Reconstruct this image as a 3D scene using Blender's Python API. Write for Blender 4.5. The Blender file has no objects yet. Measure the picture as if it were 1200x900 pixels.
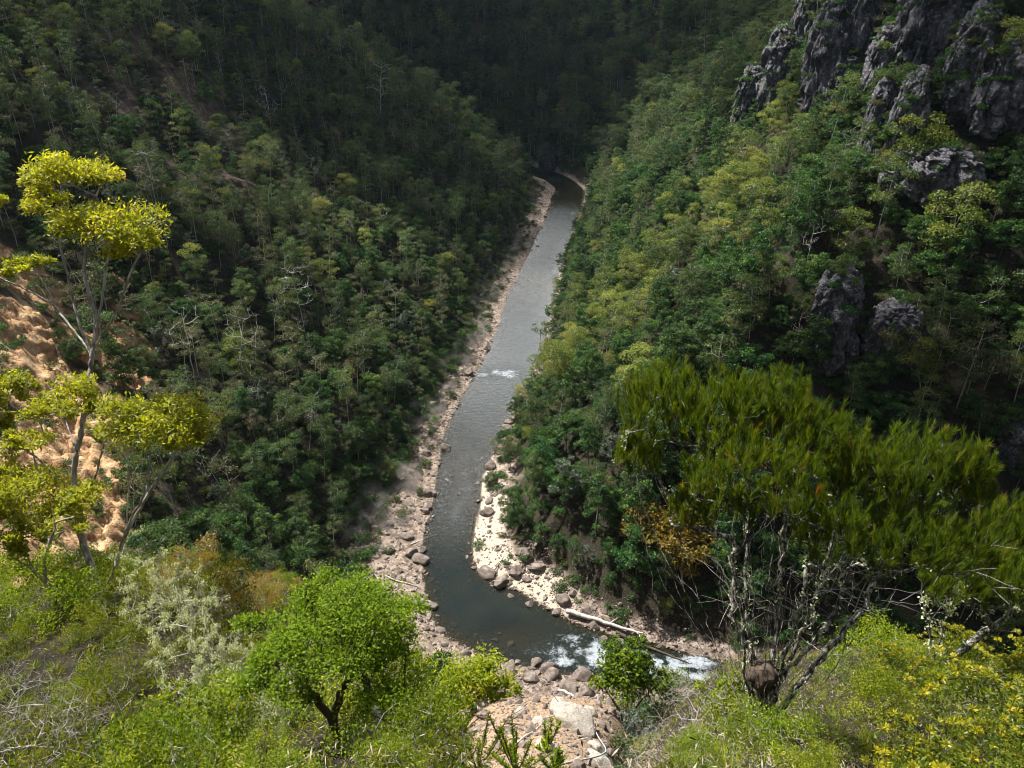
import bpy, math, random, os
import numpy as np
from mathutils import Vector, Matrix, Euler

R = math.radians
rng = np.random.default_rng(11)
random.seed(11)
scene = bpy.context.scene
col = scene.collection

# ------------------------------------------------------------------ camera
CAM = np.array([0.0, 0.0, 90.0])
PITCH = R(28.0)
F = 900.0                                   # focal length in pixels of the 1200 x 900 photograph
cam_data = bpy.data.cameras.new("camera")
cam_data.sensor_width = 36.0
cam_data.lens = 36.0 * F / 1200.0
cam_data.clip_start = 0.1
cam_data.clip_end = 6000
cam = bpy.data.objects.new("camera", cam_data)
col.objects.link(cam)
cam.location = CAM
cam.rotation_euler = (math.pi / 2 - PITCH, 0, 0)
scene.camera = cam

def ray(u, v):
    x, y = (np.asarray(u, float) - 600) / F, (450 - np.asarray(v, float)) / F
    return np.stack([x, math.cos(PITCH) + y * math.sin(PITCH), -math.sin(PITCH) + y * math.cos(PITCH)], -1)

def P(u, v, D):
    """world point seen at (u, v) at depth D metres"""
    return CAM + ray(u, v) * np.asarray(D, float)[..., None]

def project(p):
    d = np.asarray(p, float) - CAM
    z = d[..., 1] * math.cos(PITCH) - d[..., 2] * math.sin(PITCH)
    y = d[..., 1] * math.sin(PITCH) + d[..., 2] * math.cos(PITCH)
    zz = np.where(np.abs(z) < 1e-6, 1e-6, z)
    return 600 + F * d[..., 0] / zz, 450 - F * y / zz, z

# ------------------------------------------------------------------ noise
def _h2(i, j, s):
    n = (i.astype(np.int64) * 374761393 + j.astype(np.int64) * 668265263 + s * 982451653) & 0x7fffffff
    n = ((n ^ (n >> 13)) * 1274126177) & 0x7fffffff
    n = ((n ^ (n >> 16)) * 668265263) & 0x7fffffff
    return ((n ^ (n >> 15)) & 0xffffff) / float(0xffffff)

def vnoise(x, y, s=0):
    xi, yi = np.floor(x), np.floor(y)
    fx, fy = x - xi, y - yi
    fx = fx * fx * (3 - 2 * fx); fy = fy * fy * (3 - 2 * fy)
    a, b = _h2(xi, yi, s), _h2(xi + 1, yi, s)
    c, d = _h2(xi, yi + 1, s), _h2(xi + 1, yi + 1, s)
    return (a + (b - a) * fx) * (1 - fy) + (c + (d - c) * fx) * fy

def fbm(x, y, s=0, o=4):
    t = np.zeros(np.shape(x)); a = 1.0; n = 0
    for k in range(o):
        t = t + a * (vnoise(x * 2 ** k + 17.3 * k, y * 2 ** k - 9.1 * k, s + k) * 2 - 1)
        n += a; a *= .5
    return t / n

def _h3(i, j, k, s):
    return _h2(i * 73 + k * 1571, j * 37 - k * 911, s)

def vnoise3(p, s=0):
    i = np.floor(p); f = p - i; f = f * f * (3 - 2 * f)
    r = 0
    for dx in (0, 1):
        for dy in (0, 1):
            for dz in (0, 1):
                w = (f[:, 0] if dx else 1 - f[:, 0]) * (f[:, 1] if dy else 1 - f[:, 1]) * (f[:, 2] if dz else 1 - f[:, 2])
                r = r + w * _h3(i[:, 0] + dx, i[:, 1] + dy, i[:, 2] + dz, s)
    return r

def fbm3(p, s=0, o=4):
    t = 0; a = 1.0; n = 0
    for k in range(o):
        t = t + a * (vnoise3(p * 2 ** k + 13.7 * k, s + k) * 2 - 1); n += a; a *= .5
    return t / n

def worley3(p, s=0):
    """distance to the nearest cell point, its random value, and the gap to the second"""
    i = np.floor(p)
    d1 = np.full(len(p), 9.0); d2 = np.full(len(p), 9.0); v1 = np.zeros(len(p))
    for dx in (-1, 0, 1):
        for dy in (-1, 0, 1):
            for dz in (-1, 0, 1):
                c = i + np.array([dx, dy, dz])
                q = c + np.stack([_h3(c[:, 0], c[:, 1], c[:, 2], s + 1), _h3(c[:, 0], c[:, 1], c[:, 2], s + 2), _h3(c[:, 0], c[:, 1], c[:, 2], s + 3)], 1)
                d = np.linalg.norm(p - q, axis=1)
                v = _h3(c[:, 0], c[:, 1], c[:, 2], s + 4)
                near = d < d1
                d2 = np.where(near, d1, np.minimum(d2, d)); v1 = np.where(near, v, v1); d1 = np.minimum(d1, d)
    return d1, v1, d2 - d1

def ss(a, b, x):
    t = np.clip((x - a) / (b - a), 0, 1)
    return t * t * (3 - 2 * t)

# ------------------------------------------------------------------ the river's course (pixel rows of the photograph turned into points on z = 0)
RIV = [  # u, v, half width in pixels, bank width left (m), bank width right (m)
    (835, 792, 26, 5, 3), (765, 777, 30, 6, 3), (700, 766, 34, 8, 4), (642, 751, 44, 10, 6), (588, 730, 52, 10, 8), (548, 706, 46, 10, 9), (530, 680, 33, 11, 9),
    (523, 640, 28, 11, 9), (534, 592, 28, 10, 6.5), (540, 552, 27, 8, 6.5), (556, 508, 33, 7, 3), (573, 470, 32, 7, 2.5), (590, 440, 34, 6, 2), (608, 400, 31, 6, 1.2),
    (622, 350, 27, 8, 1.2), (640, 300, 21, 9, 1.2), (656, 262, 19, 9, 1.2), (664, 235, 19, 8, 1.2), (664, 218, 16, 8, 2)]
pts = []
for (u, v, w, bl, br) in RIV:
    d = ray(u, v); t = 90.0 / -d[2]
    p = CAM + d * t
    pts.append([p[0], p[1], w * t / F, bl, br])
near = pts[0]
pts = [[near[0] + 170, near[1] - 62, 6, 6, 3], [near[0] + 95, near[1] - 40, 6, 5, 3], [near[0] + 40, near[1] - 12, 5.5, 5, 3]] + pts
far = pts[-1]
pts += [[far[0] - 16, far[1] + 34, 7, 6, 4], [far[0] - 62, far[1] + 62, 7, 6, 4], [far[0] - 140, far[1] + 80, 7, 6, 4], [far[0] - 300, far[1] + 110, 7, 6, 4]]
pts = np.array(pts)

def catmull(p, n=8):
    q = np.vstack([2 * p[0] - p[1], p, 2 * p[-1] - p[-2]]); out = []
    for i in range(1, len(q) - 2):
        for t in np.linspace(0, 1, n, endpoint=False):
            a, b, c, d = q[i - 1], q[i], q[i + 1], q[i + 2]
            out.append(.5 * (2 * b + (c - a) * t + (2 * a - 5 * b + 4 * c - d) * t * t + (3 * b - a - 3 * c + d) * t ** 3))
    out.append(q[-2]); return np.array(out)
RV = catmull(pts, 6)
RS = np.concatenate([[0], np.cumsum(np.linalg.norm(np.diff(RV[:, :2], axis=0), axis=1))])
S_BEND = RS[np.argmin(np.hypot(RV[:, 0] - pts[9][0], RV[:, 1] - pts[9][1]))]
S_POOL = RS[np.argmin(np.hypot(RV[:, 0] - far[0], RV[:, 1] - far[1]))]

def river_frame(x, y):
    """signed distance to the centre line (left of the way upstream is positive), half width, banks, distance along"""
    shp = np.shape(x); x = np.ravel(x); y = np.ravel(y)
    best = np.full(x.shape, 1e18); sd = np.zeros_like(x); ex = np.zeros((len(x), 4))
    for i in range(len(RV) - 1):
        a, b = RV[i], RV[i + 1]
        dx, dy = b[0] - a[0], b[1] - a[1]; L2 = dx * dx + dy * dy
        t = np.clip(((x - a[0]) * dx + (y - a[1]) * dy) / L2, 0, 1)
        qx, qy = a[0] + t * dx - x, a[1] + t * dy - y
        d = qx * qx + qy * qy
        m = d < best
        best[m] = d[m]
        cr = dx * (y - a[1]) - dy * (x - a[0])
        sd[m] = (np.sqrt(d) * np.sign(cr))[m]
        for k in range(3):
            ex[m, k] = (a[2 + k] + (b[2 + k] - a[2 + k]) * t)[m]
        ex[m, 3] = (RS[i] + t * math.sqrt(L2))[m]
    return sd.reshape(shp), ex[:, 0].reshape(shp), ex[:, 1].reshape(shp), ex[:, 2].reshape(shp), ex[:, 3].reshape(shp)

KR = np.array([0, 1.2, 3, 6, 10, 14, 17, 20, 60, 140])
KD = np.array([1.6, 2.1, 4.3, 7.2, 9.8, 12.0, 13.8, 17.0, 90, 250])
KPH = np.array([-180, -45, -36, -22, -12, -4, 8, 14, 22, 36, 50, 180])
KTA = np.array([.70, .70, .735, .85, 1.00, 1.34, 1.42, 1.22, 1.02, .88, .84, .84])

def terrain(x, y, masks=False):
    x = np.asarray(x, float); y = np.asarray(y, float)
    sd, hw, bl, br, s = river_frame(x, y)
    a = np.abs(sd); left = sd > 0
    n1 = fbm(x / 60, y / 60, 3, 4); n2 = fbm(x / 16, y / 16, 8, 4); n3 = fbm(x / 3.2, y / 3.2, 21, 3)
    wob = 1 + .35 * fbm(x / 14, y / 14, 31, 3)
    bank = np.where(left, bl, br) * wob
    hwv = hw * (1 + .10 * fbm(x / 9, y / 9, 41, 3))
    # bed
    bed = -(.25 + .75 * vnoise(x / 22, y / 22, 51)) * np.clip(1 - (a / np.maximum(hwv, .1)) ** 2, 0, 1) ** .7
    bed = bed + .10 * fbm(x / 1.6, y / 1.6, 55, 2)
    t = a - hwv
    z = np.where(t < 0, bed, .03 + 1.15 * ss(0, 1, t / np.maximum(bank, .5)) * np.minimum(1, bank / 4) + (.16 * n3 + .25 * n2) * ss(0, 2.5, t))
    h = np.maximum(t - bank, 0)
    nearness = 1 - ss(S_BEND - 30, S_BEND + 60, s)            # 1 on the reach under the lookout
    slopeL = .80 + .12 * n1
    slopeL_near = .95 + .08 * n1
    # left bank: the valley's left side, and under the lookout
    hl = np.where(h < 18, .72 * h, 13 + (h - 18) * (slopeL * (1 - nearness) + slopeL_near * nearness))
    # right bank: foot, then steeper to the crags
    steep = .92 + .25 * ss(60, 130, x) * (1 - ss(250, 330, y))
    hr = np.where(h < 12, .8 * h, 9.6 + (h - 12) * (steep + .10 * n1) * (1 - .28 * ss(260, 420, y)))
    hill = np.where(left, hl, hr)
    cap = np.where(left, 112, 150 - 52 * ss(400, 450, y))
    hill = np.where(hill > cap * .6, cap * .6 + (1 - np.exp(-(hill - cap * .6) / (cap * .4))) * cap * .4, hill)
    # gullies and spurs running down to the river
    amp = ss(5, 60, h)
    g = fbm(s / 34, h / 160, 61, 3)
    hill = hill + amp * (9 * g + 6 * n1 + 3.0 * n2) + ss(1, 8, h) * (.5 * n3)
    z = z + hill
    # gully under the lookout that carries the rubble to the river
    rho = np.hypot(x, y); phi = np.degrees(np.arctan2(x, np.maximum(y, 1e-3)))
    gul = np.exp(-((phi - 3.0) / 9.0) ** 2) * ss(3, 14, rho)
    k = 90 - np.interp(rho, KR, KD) * (1 + (np.interp(phi, KPH, KTA) / .8 - 1) * ss(3, 14, rho))
    k = k - np.exp(-(np.abs(phi - 3.5) / 13) ** 4) * ss(1.2, 3.6, rho) * .27 * rho * ss(17, 8, rho)
    k = k + (.35 * n3 + .9 * n2 * ss(3, 16, rho)) * ss(1.2, 4, rho)
    k = np.where(y < 0, np.minimum(88.4 + .1 * n2, 88.4 + .0 * k), k)
    base = z - ss(0, 1, (55 - rho) / 40) * gul * 4
    lim = CAM[2] - np.maximum(np.interp(phi, KPH, KTA) + .05, .9) * rho                                # nothing under the lookout stands above the sight line to the river
    base = np.where((y > 0) & (rho < 75) & left, np.minimum(base, np.maximum(lim, z * .0 + 1.2 + .35 * np.maximum(h, 0))), base)
    kk = 2.0
    hh = np.clip(.5 + .5 * (k - base) / kk, 0, 1)
    zz = base * (1 - hh) + k * hh + kk * hh * (1 - hh)
    zz = np.where(t < 2, z, zz)
    # floor of the gully: a steep chute of rubble from the lookout down to the river stones
    Gz = 90 - rho * np.interp(rho, [0, 8, 14, 20, 30, 40, 50, 60, 70, 90], [1.7, 1.64, 1.58, 1.53, 1.425, 1.325, 1.24, 1.165, 1.10, 1.02]) + .5 * n3 + 1.2 * n2 * ss(8, 30, rho)
    Gz = np.minimum(Gz, 1.25 + 1.3 * h + .3 * n3)
    gw = np.exp(-(np.abs(phi - 3.5) / 11.5) ** 4) * ss(6, 16, rho) * ss(1, 4, t) * left * (y > 0) * ss(95, 80, rho)
    zz = zz * (1 - gw) + Gz * gw
    zz = np.where(y < 0, np.maximum(zz * 0 + 88.4 + .15 * n3 * ss(1, 4, rho) + np.clip(-y, 0, 60) * .25, zz * 0), zz) if np.any(y < 0) else zz
    if not masks:
        return zz
    return zz, dict(sd=sd, t=t, bank=bank, h=h, left=left, s=s, n1=n1, n2=n2, n3=n3, rho=rho, phi=phi, gul=gul, knob=hh)

# fast lookup grid
GX0, GX1, GY0, GY1, GS = -330.0, 330.0, 0.0, 780.0, 1.5
gx = np.arange(GX0, GX1 + .1, GS); gy = np.arange(GY0, GY1 + .1, GS)
GXX, GYY = np.meshgrid(gx, gy)
HG, HM = terrain(GXX, GYY, True)

def grid_at(A, x, y):
    fx = np.clip((np.asarray(x, float) - GX0) / GS, 0, len(gx) - 1.001); fy = np.clip((np.asarray(y, float) - GY0) / GS, 0, len(gy) - 1.001)
    i = fx.astype(int); j = fy.astype(int); u = fx - i; v = fy - j
    return (A[j, i] * (1 - u) + A[j, i + 1] * u) * (1 - v) + (A[j + 1, i] * (1 - u) + A[j + 1, i + 1] * u) * v

def H(x, y):
    return grid_at(HG, x, y)

def ground(u, v, dmin=2.0, exact=True):
    """the point of the ground seen at pixel (u, v)"""
    d = ray(u, v); t = dmin; step = .25
    while t < 900:
        p = CAM + d * t
        if p[2] < H(p[0], p[1]): break
        t += step; step = max(.25, t * .006)
    if exact:
        p = CAM + d * t
        return np.array([p[0], p[1], float(terrain(np.array([p[0]]), np.array([p[1]]))[0])]), t
    return CAM + d * t, t

def stand(p):
    """the ground under a point"""
    return np.array([p[0], p[1], float(terrain(np.array([p[0]]), np.array([p[1]]))[0])])

def visible(p, slack=2.0, n=70):
    """for points (n,3): is the line from the camera clear of the ground (to within slack metres)"""
    ok = np.ones(len(p), bool)
    for f in np.linspace(.04, .985, n):
        q = CAM + (p - CAM) * f
        ok &= q[:, 2] > grid_at(HG, q[:, 0], q[:, 1]) - slack * min(1, f * 1.5)
    return ok

# ------------------------------------------------------------------ mesh helpers
def mesh_from(name, V, faces, mats, mat_idx=None, tint=None, smooth=False, attrs=None):
    """faces: a list of int arrays, each (n, k)"""
    me = bpy.data.meshes.new(name)
    V = np.asarray(V, np.float32)
    me.vertices.add(len(V)); me.vertices.foreach_set("co", V.ravel())
    tot = [f.shape[1] for f in faces for _ in range(len(f))]
    loops = np.concatenate([f.ravel() for f in faces]).astype(np.int32)
    me.loops.add(len(loops)); me.loops.foreach_set("vertex_index", loops)
    tot = np.concatenate([np.full(len(f), f.shape[1], np.int32) for f in faces])
    start = np.concatenate([[0], np.cumsum(tot)[:-1]]).astype(np.int32)
    me.polygons.add(len(tot)); me.polygons.foreach_set("loop_start", start)
    try: me.polygons.foreach_set("loop_total", tot)
    except Exception: pass
    for m in mats: me.materials.append(m)
    if mat_idx is not None: me.polygons.foreach_set("material_index", np.asarray(mat_idx, np.int32))
    if smooth: me.polygons.foreach_set("use_smooth", np.ones(len(tot), bool))
    if tint is not None:
        at = me.attributes.new("tint", 'FLOAT', 'POINT'); at.data.foreach_set("value", np.asarray(tint, np.float32))
    for k, a in (attrs or {}).items():
        at = me.attributes.new(k, 'FLOAT', 'POINT'); at.data.foreach_set("value", np.asarray(a, np.float32))
    me.update(); me.validate()
    return me

def link(name, me, parent=None, loc=None, **props):
    o = bpy.data.objects.new(name, me); col.objects.link(o)
    if parent is not None: o.parent = parent
    if loc is not None: o.location = loc
    for k, v in props.items():
        if v: o[k] = v
    return o

def unit(v):
    v = np.asarray(v, float)
    return v / np.maximum(np.linalg.norm(v, axis=-1, keepdims=True), 1e-9)

# ------------------------------------------------------------------ materials
def new_mat(name):
    m = bpy.data.materials.new(name); m.use_nodes = True
    nt = m.node_tree; nt.nodes.clear()
    return m, nt, nt.nodes, nt.links

def N(nt, kind, **kw):
    n = nt.nodes.new(kind)
    for k, v in kw.items():
        if k in n.inputs.keys() if hasattr(n.inputs, 'keys') else False: n.inputs[k].default_value = v
        else: setattr(n, k, v)
    return n

def ramp(nt, stops, interp='LINEAR'):
    r = nt.nodes.new('ShaderNodeValToRGB'); r.color_ramp.interpolation = interp
    e = r.color_ramp.elements
    e[0].position, e[0].color = stops[0][0], (*stops[0][1], 1)
    e[1].position, e[1].color = stops[-1][0], (*stops[-1][1], 1)
    for p, c in stops[1:-1]:
        x = e.new(p); x.color = (*c, 1)
    return r

def leaf_mat(name, stops, trans=.45, rough=.5, spec=.35, vary=.0, hue=.0):
    m, nt, nd, lk = new_mat(name)
    at = N(nt, 'ShaderNodeAttribute'); at.attribute_name = 'tint'
    r = ramp(nt, stops); lk.new(at.outputs['Fac'], r.inputs[0])
    c = r.outputs[0]
    if vary:
        oi = N(nt, 'ShaderNodeObjectInfo')
        hs = N(nt, 'ShaderNodeHueSaturation')
        mr = N(nt, 'ShaderNodeMapRange'); mr.inputs['To Min'].default_value = 1 - vary; mr.inputs['To Max'].default_value = 1 + vary
        lk.new(oi.outputs['Random'], mr.inputs['Value']); lk.new(mr.outputs[0], hs.inputs['Value'])
        ml = N(nt, 'ShaderNodeMath'); ml.operation = 'MULTIPLY'; ml.inputs[1].default_value = 7.31
        fr = N(nt, 'ShaderNodeMath'); fr.operation = 'FRACT'
        mh = N(nt, 'ShaderNodeMapRange'); mh.inputs['To Min'].default_value = .5 - hue; mh.inputs['To Max'].default_value = .5 + hue
        lk.new(oi.outputs['Random'], ml.inputs[0]); lk.new(ml.outputs[0], fr.inputs[0]); lk.new(fr.outputs[0], mh.inputs['Value']); lk.new(mh.outputs[0], hs.inputs['Hue'])
        lk.new(c, hs.inputs['Color']); c = hs.outputs[0]
    pb = N(nt, 'ShaderNodeBsdfPrincipled'); pb.inputs['Roughness'].default_value = rough
    pb.inputs['Specular IOR Level'].default_value = spec
    lk.new(c, pb.inputs['Base Color'])
    tr = N(nt, 'ShaderNodeBsdfTranslucent')
    tc = N(nt, 'ShaderNodeMix'); tc.data_type = 'RGBA'; tc.blend_type = 'MULTIPLY'; tc.inputs['Factor'].default_value = 1
    tc.inputs['B'].default_value = (1.5, 1.45, .55, 1)
    lk.new(c, tc.inputs['A']); lk.new(tc.outputs['Result'], tr.inputs['Color'])
    mx = N(nt, 'ShaderNodeMixShader'); mx.inputs[0].default_value = trans
    lk.new(pb.outputs[0], mx.inputs[1]); lk.new(tr.outputs[0], mx.inputs[2])
    out = N(nt, 'ShaderNodeOutputMaterial'); lk.new(mx.outputs[0], out.inputs['Surface'])
    return m

def bark_mat(name, stops, scale=6.0, stretch=.18, rough=.85, vary=0.0):
    m, nt, nd, lk = new_mat(name)
    tc = N(nt, 'ShaderNodeTexCoord'); mp = N(nt, 'ShaderNodeMapping'); mp.inputs['Scale'].default_value = (scale, scale, scale * stretch)
    lk.new(tc.outputs['Object'], mp.inputs[0])
    nz = N(nt, 'ShaderNodeTexNoise'); nz.inputs['Detail'].default_value = 6; nz.inputs['Scale'].default_value = 1; nz.inputs['Roughness'].default_value = .65
    lk.new(mp.outputs[0], nz.inputs['Vector'])
    r = ramp(nt, stops); lk.new(nz.outputs[0], r.inputs[0])
    c = r.outputs[0]
    if vary:
        oi = N(nt, 'ShaderNodeObjectInfo'); hs = N(nt, 'ShaderNodeHueSaturation')
        mr = N(nt, 'ShaderNodeMapRange'); mr.inputs['To Min'].default_value = 1 - vary; mr.inputs['To Max'].default_value = 1 + vary
        lk.new(oi.outputs['Random'], mr.inputs['Value']); lk.new(mr.outputs[0], hs.inputs['Value']); lk.new(c, hs.inputs['Color']); c = hs.outputs[0]
    pb = N(nt, 'ShaderNodeBsdfPrincipled'); pb.inputs['Roughness'].default_value = rough; pb.inputs['Specular IOR Level'].default_value = .2
    bp = N(nt, 'ShaderNodeBump'); bp.inputs['Strength'].default_value = .6; bp.inputs['Distance'].default_value = .02
    lk.new(nz.outputs[0], bp.inputs['Height']); lk.new(bp.outputs[0], pb.inputs['Normal'])
    lk.new(c, pb.inputs['Base Color'])
    out = N(nt, 'ShaderNodeOutputMaterial'); lk.new(pb.outputs[0], out.inputs['Surface'])
    return m

def rock_mat(name, stops, scale=.5, zs=.5, crack=2.0, lichen=None, bump=.5, dist=.15):
    m, nt, nd, lk = new_mat(name)
    ge = N(nt, 'ShaderNodeNewGeometry'); mp = N(nt, 'ShaderNodeMapping'); mp.inputs['Scale'].default_value = (scale, scale, scale * zs)
    lk.new(ge.outputs['Position'], mp.inputs[0])
    nz = N(nt, 'ShaderNodeTexNoise'); nz.inputs['Detail'].default_value = 9; nz.inputs['Scale'].default_value = 1; nz.inputs['Roughness'].default_value = .68
    lk.new(mp.outputs[0], nz.inputs['Vector'])
    r = ramp(nt, stops); lk.new(nz.outputs[0], r.inputs[0]); c = r.outputs[0]
    if lichen:
        n2 = N(nt, 'ShaderNodeTexNoise'); n2.inputs['Detail'].default_value = 5; n2.inputs['Scale'].default_value = scale * 3.1; n2.inputs['Roughness'].default_value = .7
        lk.new(ge.outputs['Position'], n2.inputs['Vector'])
        r2 = ramp(nt, [(.52, (0, 0, 0)), (.62, (1, 1, 1))]); lk.new(n2.outputs[0], r2.inputs[0])
        mx = N(nt, 'ShaderNodeMix'); mx.data_type = 'RGBA'; mx.inputs['B'].default_value = (*lichen, 1)
        lk.new(r2.outputs[0], mx.inputs['Factor']); lk.new(c, mx.inputs['A']); c = mx.outputs['Result']
    vo = N(nt, 'ShaderNodeTexVoronoi'); vo.feature = 'DISTANCE_TO_EDGE'; vo.inputs['Scale'].default_value = scale * crack
    nv = N(nt, 'ShaderNodeVectorMath'); nv.operation = 'MULTIPLY_ADD'; nv.inputs[1].default_value = (.8 / scale * .4,) * 3
    lk.new(nz.outputs['Color'], nv.inputs[0]); lk.new(ge.outputs['Position'], nv.inputs[2]); lk.new(nv.outputs[0], vo.inputs['Vector'])
    ad = N(nt, 'ShaderNodeMath'); ad.operation = 'MULTIPLY_ADD'; ad.inputs[1].default_value = .6
    mn = N(nt, 'ShaderNodeMath'); mn.operation = 'MINIMUM'; mn.inputs[1].default_value = .12
    lk.new(vo.outputs['Distance'], mn.inputs[0]); lk.new(nz.outputs[0], ad.inputs[0])
    m4 = N(nt, 'ShaderNodeMath'); m4.operation = 'MULTIPLY'; m4.inputs[1].default_value = 3
    lk.new(mn.outputs[0], m4.inputs[0]); lk.new(m4.outputs[0], ad.inputs[2])
    pb = N(nt, 'ShaderNodeBsdfPrincipled'); pb.inputs['Roughness'].default_value = .9; pb.inputs['Specular IOR Level'].default_value = .25
    bp = N(nt, 'ShaderNodeBump'); bp.inputs['Strength'].default_value = bump; bp.inputs['Distance'].default_value = dist
    lk.new(ad.outputs[0], bp.inputs['Height']); lk.new(bp.outputs[0], pb.inputs['Normal']); lk.new(c, pb.inputs['Base Color'])
    out = N(nt, 'ShaderNodeOutputMaterial'); lk.new(pb.outputs[0], out.inputs['Surface'])
    return m
# ------------------------------------------------------------------ ground
def axis_pts(spec):
    out = [spec[0][0]]
    for (a, b, s) in spec:
        n = max(1, int(round((b - a) / s))); out += list(np.linspace(a, b, n + 1)[1:])
    return np.array(out)
xs = axis_pts([(-900, -330, 30), (-330, -150, 4.0), (-150, -60, 2.2), (-60, -25, 1.3), (-25, 45, .8), (45, 90, 1.6), (90, 180, 2.4), (180, 330, 5), (330, 900, 30)])
ys = axis_pts([(-120, -6, 12), (-6, 26, .55), (26, 110, .8), (110, 260, 1.3), (260, 440, 2.0), (440, 700, 4.5), (700, 1500, 40)])
XX, YY = np.meshgrid(xs, ys)
ZZ, TM = terrain(XX, YY, True)
nx, ny = len(xs), len(ys)
idx = np.arange(nx * ny).reshape(ny, nx)
quads = np.stack([idx[:-1, :-1], idx[:-1, 1:], idx[1:, 1:], idx[1:, :-1]], -1).reshape(-1, 4)

SCREE = ground(195, 135)[0]
CLAY_SPINE = [(*ground(u_, v_)[0][:2], r_) for u_, v_, r_ in [(148, 330, 1.8), (148, 365, 2.2), (150, 400, 3.0), (152, 440, 3.4), (145, 480, 3.4), (95, 400, 3.5), (20, 330, 5.5), (10, 400, 7), (75, 470, 6.5), (40, 540, 8), (90, 560, 6.5), (60, 620, 8), (110, 640, 5), (10, 640, 7), (20, 690, 5)]]

def soil_masks(X, Y, Z, M):
    """what the ground is made of: river gravel, orange clay, pale scree (functions of the place, as in the valley)"""
    u, v, d = project(np.stack([X, Y, Z], -1))
    t, bank = M['t'], M['bank']
    gravel = ss(1.25, .75, t / np.maximum(bank, .5) + .35 * M['n2'])
    gravel = np.where(t < 0, 1, gravel)
    # slip of orange earth on the near left spur
    nn = fbm(X / 5, Y / 5, 77, 4)
    e1 = np.zeros(np.shape(X))
    for (px, py, pr) in CLAY_SPINE:
        e1 = np.maximum(e1, ss(1.35, .75, np.hypot(X - px, Y - py) / pr + .55 * nn))
    clay = e1 * (M['rho'] > 30) * (1 - M['knob'])
    # ground of the gully under the lookout
    gl = ss(.25, .6, M['gul'] + .25 * M['n2']) * ss(90, 60, M['rho']) * (Y > 0)
    # rusty scree high on the left slope
    nn2 = fbm(X / 10, Y / 10, 91, 4)
    scree = ss(1.2, .6, np.hypot((X - SCREE[0]) / 34, (Y - SCREE[1]) / 34) + .5 * nn2) * ss(-.12, .25, nn2)
    return gravel, clay, gl, scree
gr, cl, gl, sc = soil_masks(XX, YY, ZZ, TM)

m, nt, nd, lk = new_mat("hillside_ground")
ge = N(nt, 'ShaderNodeNewGeometry')
def noise(scale, detail=7, rough=.65):
    n = N(nt, 'ShaderNodeTexNoise'); n.inputs['Scale'].default_value = scale; n.inputs['Detail'].default_value = detail; n.inputs['Roughness'].default_value = rough
    lk.new(ge.outputs['Position'], n.inputs['Vector']); return n
def mixc(fac, a, b):
    x = N(nt, 'ShaderNodeMix'); x.data_type = 'RGBA'
    lk.new(fac, x.inputs['Factor']); lk.new(a, x.inputs['A']); lk.new(b, x.inputs['B']); return x.outputs['Result']
def attr(nm):
    a = N(nt, 'ShaderNodeAttribute'); a.attribute_name = nm; return a.outputs['Fac']
nA, nB, nC = noise(.35), noise(3.5), noise(14, 4)
litter = ramp(nt, [(.3, (.014, .015, .009)), (.5, (.030, .026, .016)), (.62, (.055, .046, .032)), (.75, (.12, .10, .075))]); lk.new(nB.outputs[0], litter.inputs[0])
vor = N(nt, 'ShaderNodeTexVoronoi'); vor.inputs['Scale'].default_value = 1.7; lk.new(ge.outputs['Position'], vor.inputs['Vector'])
gravel_c = ramp(nt, [(0, (.055, .040, .032)), (.3, (.14, .105, .083)), (.6, (.25, .195, .155)), (1, (.42, .345, .28))])
vs = N(nt, 'ShaderNodeSeparateColor'); lk.new(vor.outputs['Color'], vs.inputs[0])
vm = N(nt, 'ShaderNodeMath'); vm.operation = 'MULTIPLY_ADD'; vm.inputs[1].default_value = .6; lk.new(vs.outputs[0], vm.inputs[0])
vm2 = N(nt, 'ShaderNodeMath'); vm2.operation = 'MULTIPLY'; vm2.inputs[1].default_value = .5; lk.new(nB.outputs[0], vm2.inputs[0]); lk.new(vm2.outputs[0], vm.inputs[2])
lk.new(vm.outputs[0], gravel_c.inputs[0])
clay_c = ramp(nt, [(.25, (.13, .065, .035)), (.45, (.30, .18, .10)), (.6, (.44, .31, .20)), (.75, (.54, .43, .31))])
nclay = noise(.9, 8, .7); lk.new(nclay.outputs[0], clay_c.inputs[0])
gully_c = ramp(nt, [(.3, (.16, .10, .06)), (.5, (.32, .22, .14)), (.7, (.50, .40, .31))]); lk.new(nB.outputs[0], gully_c.inputs[0])
scree_c = ramp(nt, [(.3, (.045, .030, .024)), (.5, (.12, .085, .066)), (.7, (.25, .20, .17))]); lk.new(nclay.outputs[0], scree_c.inputs[0])
c = mixc(attr('scree'), litter.outputs[0], scree_c.outputs[0])
c = mixc(attr('gully'), c, gully_c.outputs[0])
c = mixc(attr('clay'), c, clay_c.outputs[0])
c = mixc(attr('gravel'), c, gravel_c.outputs[0])
sand_c = ramp(nt, [(.3, (.30, .245, .19)), (.55, (.50, .42, .34)), (.75, (.62, .54, .45))]); lk.new(nC.outputs[0], sand_c.inputs[0])
c = mixc(attr('sand'), c, sand_c.outputs[0])
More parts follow.
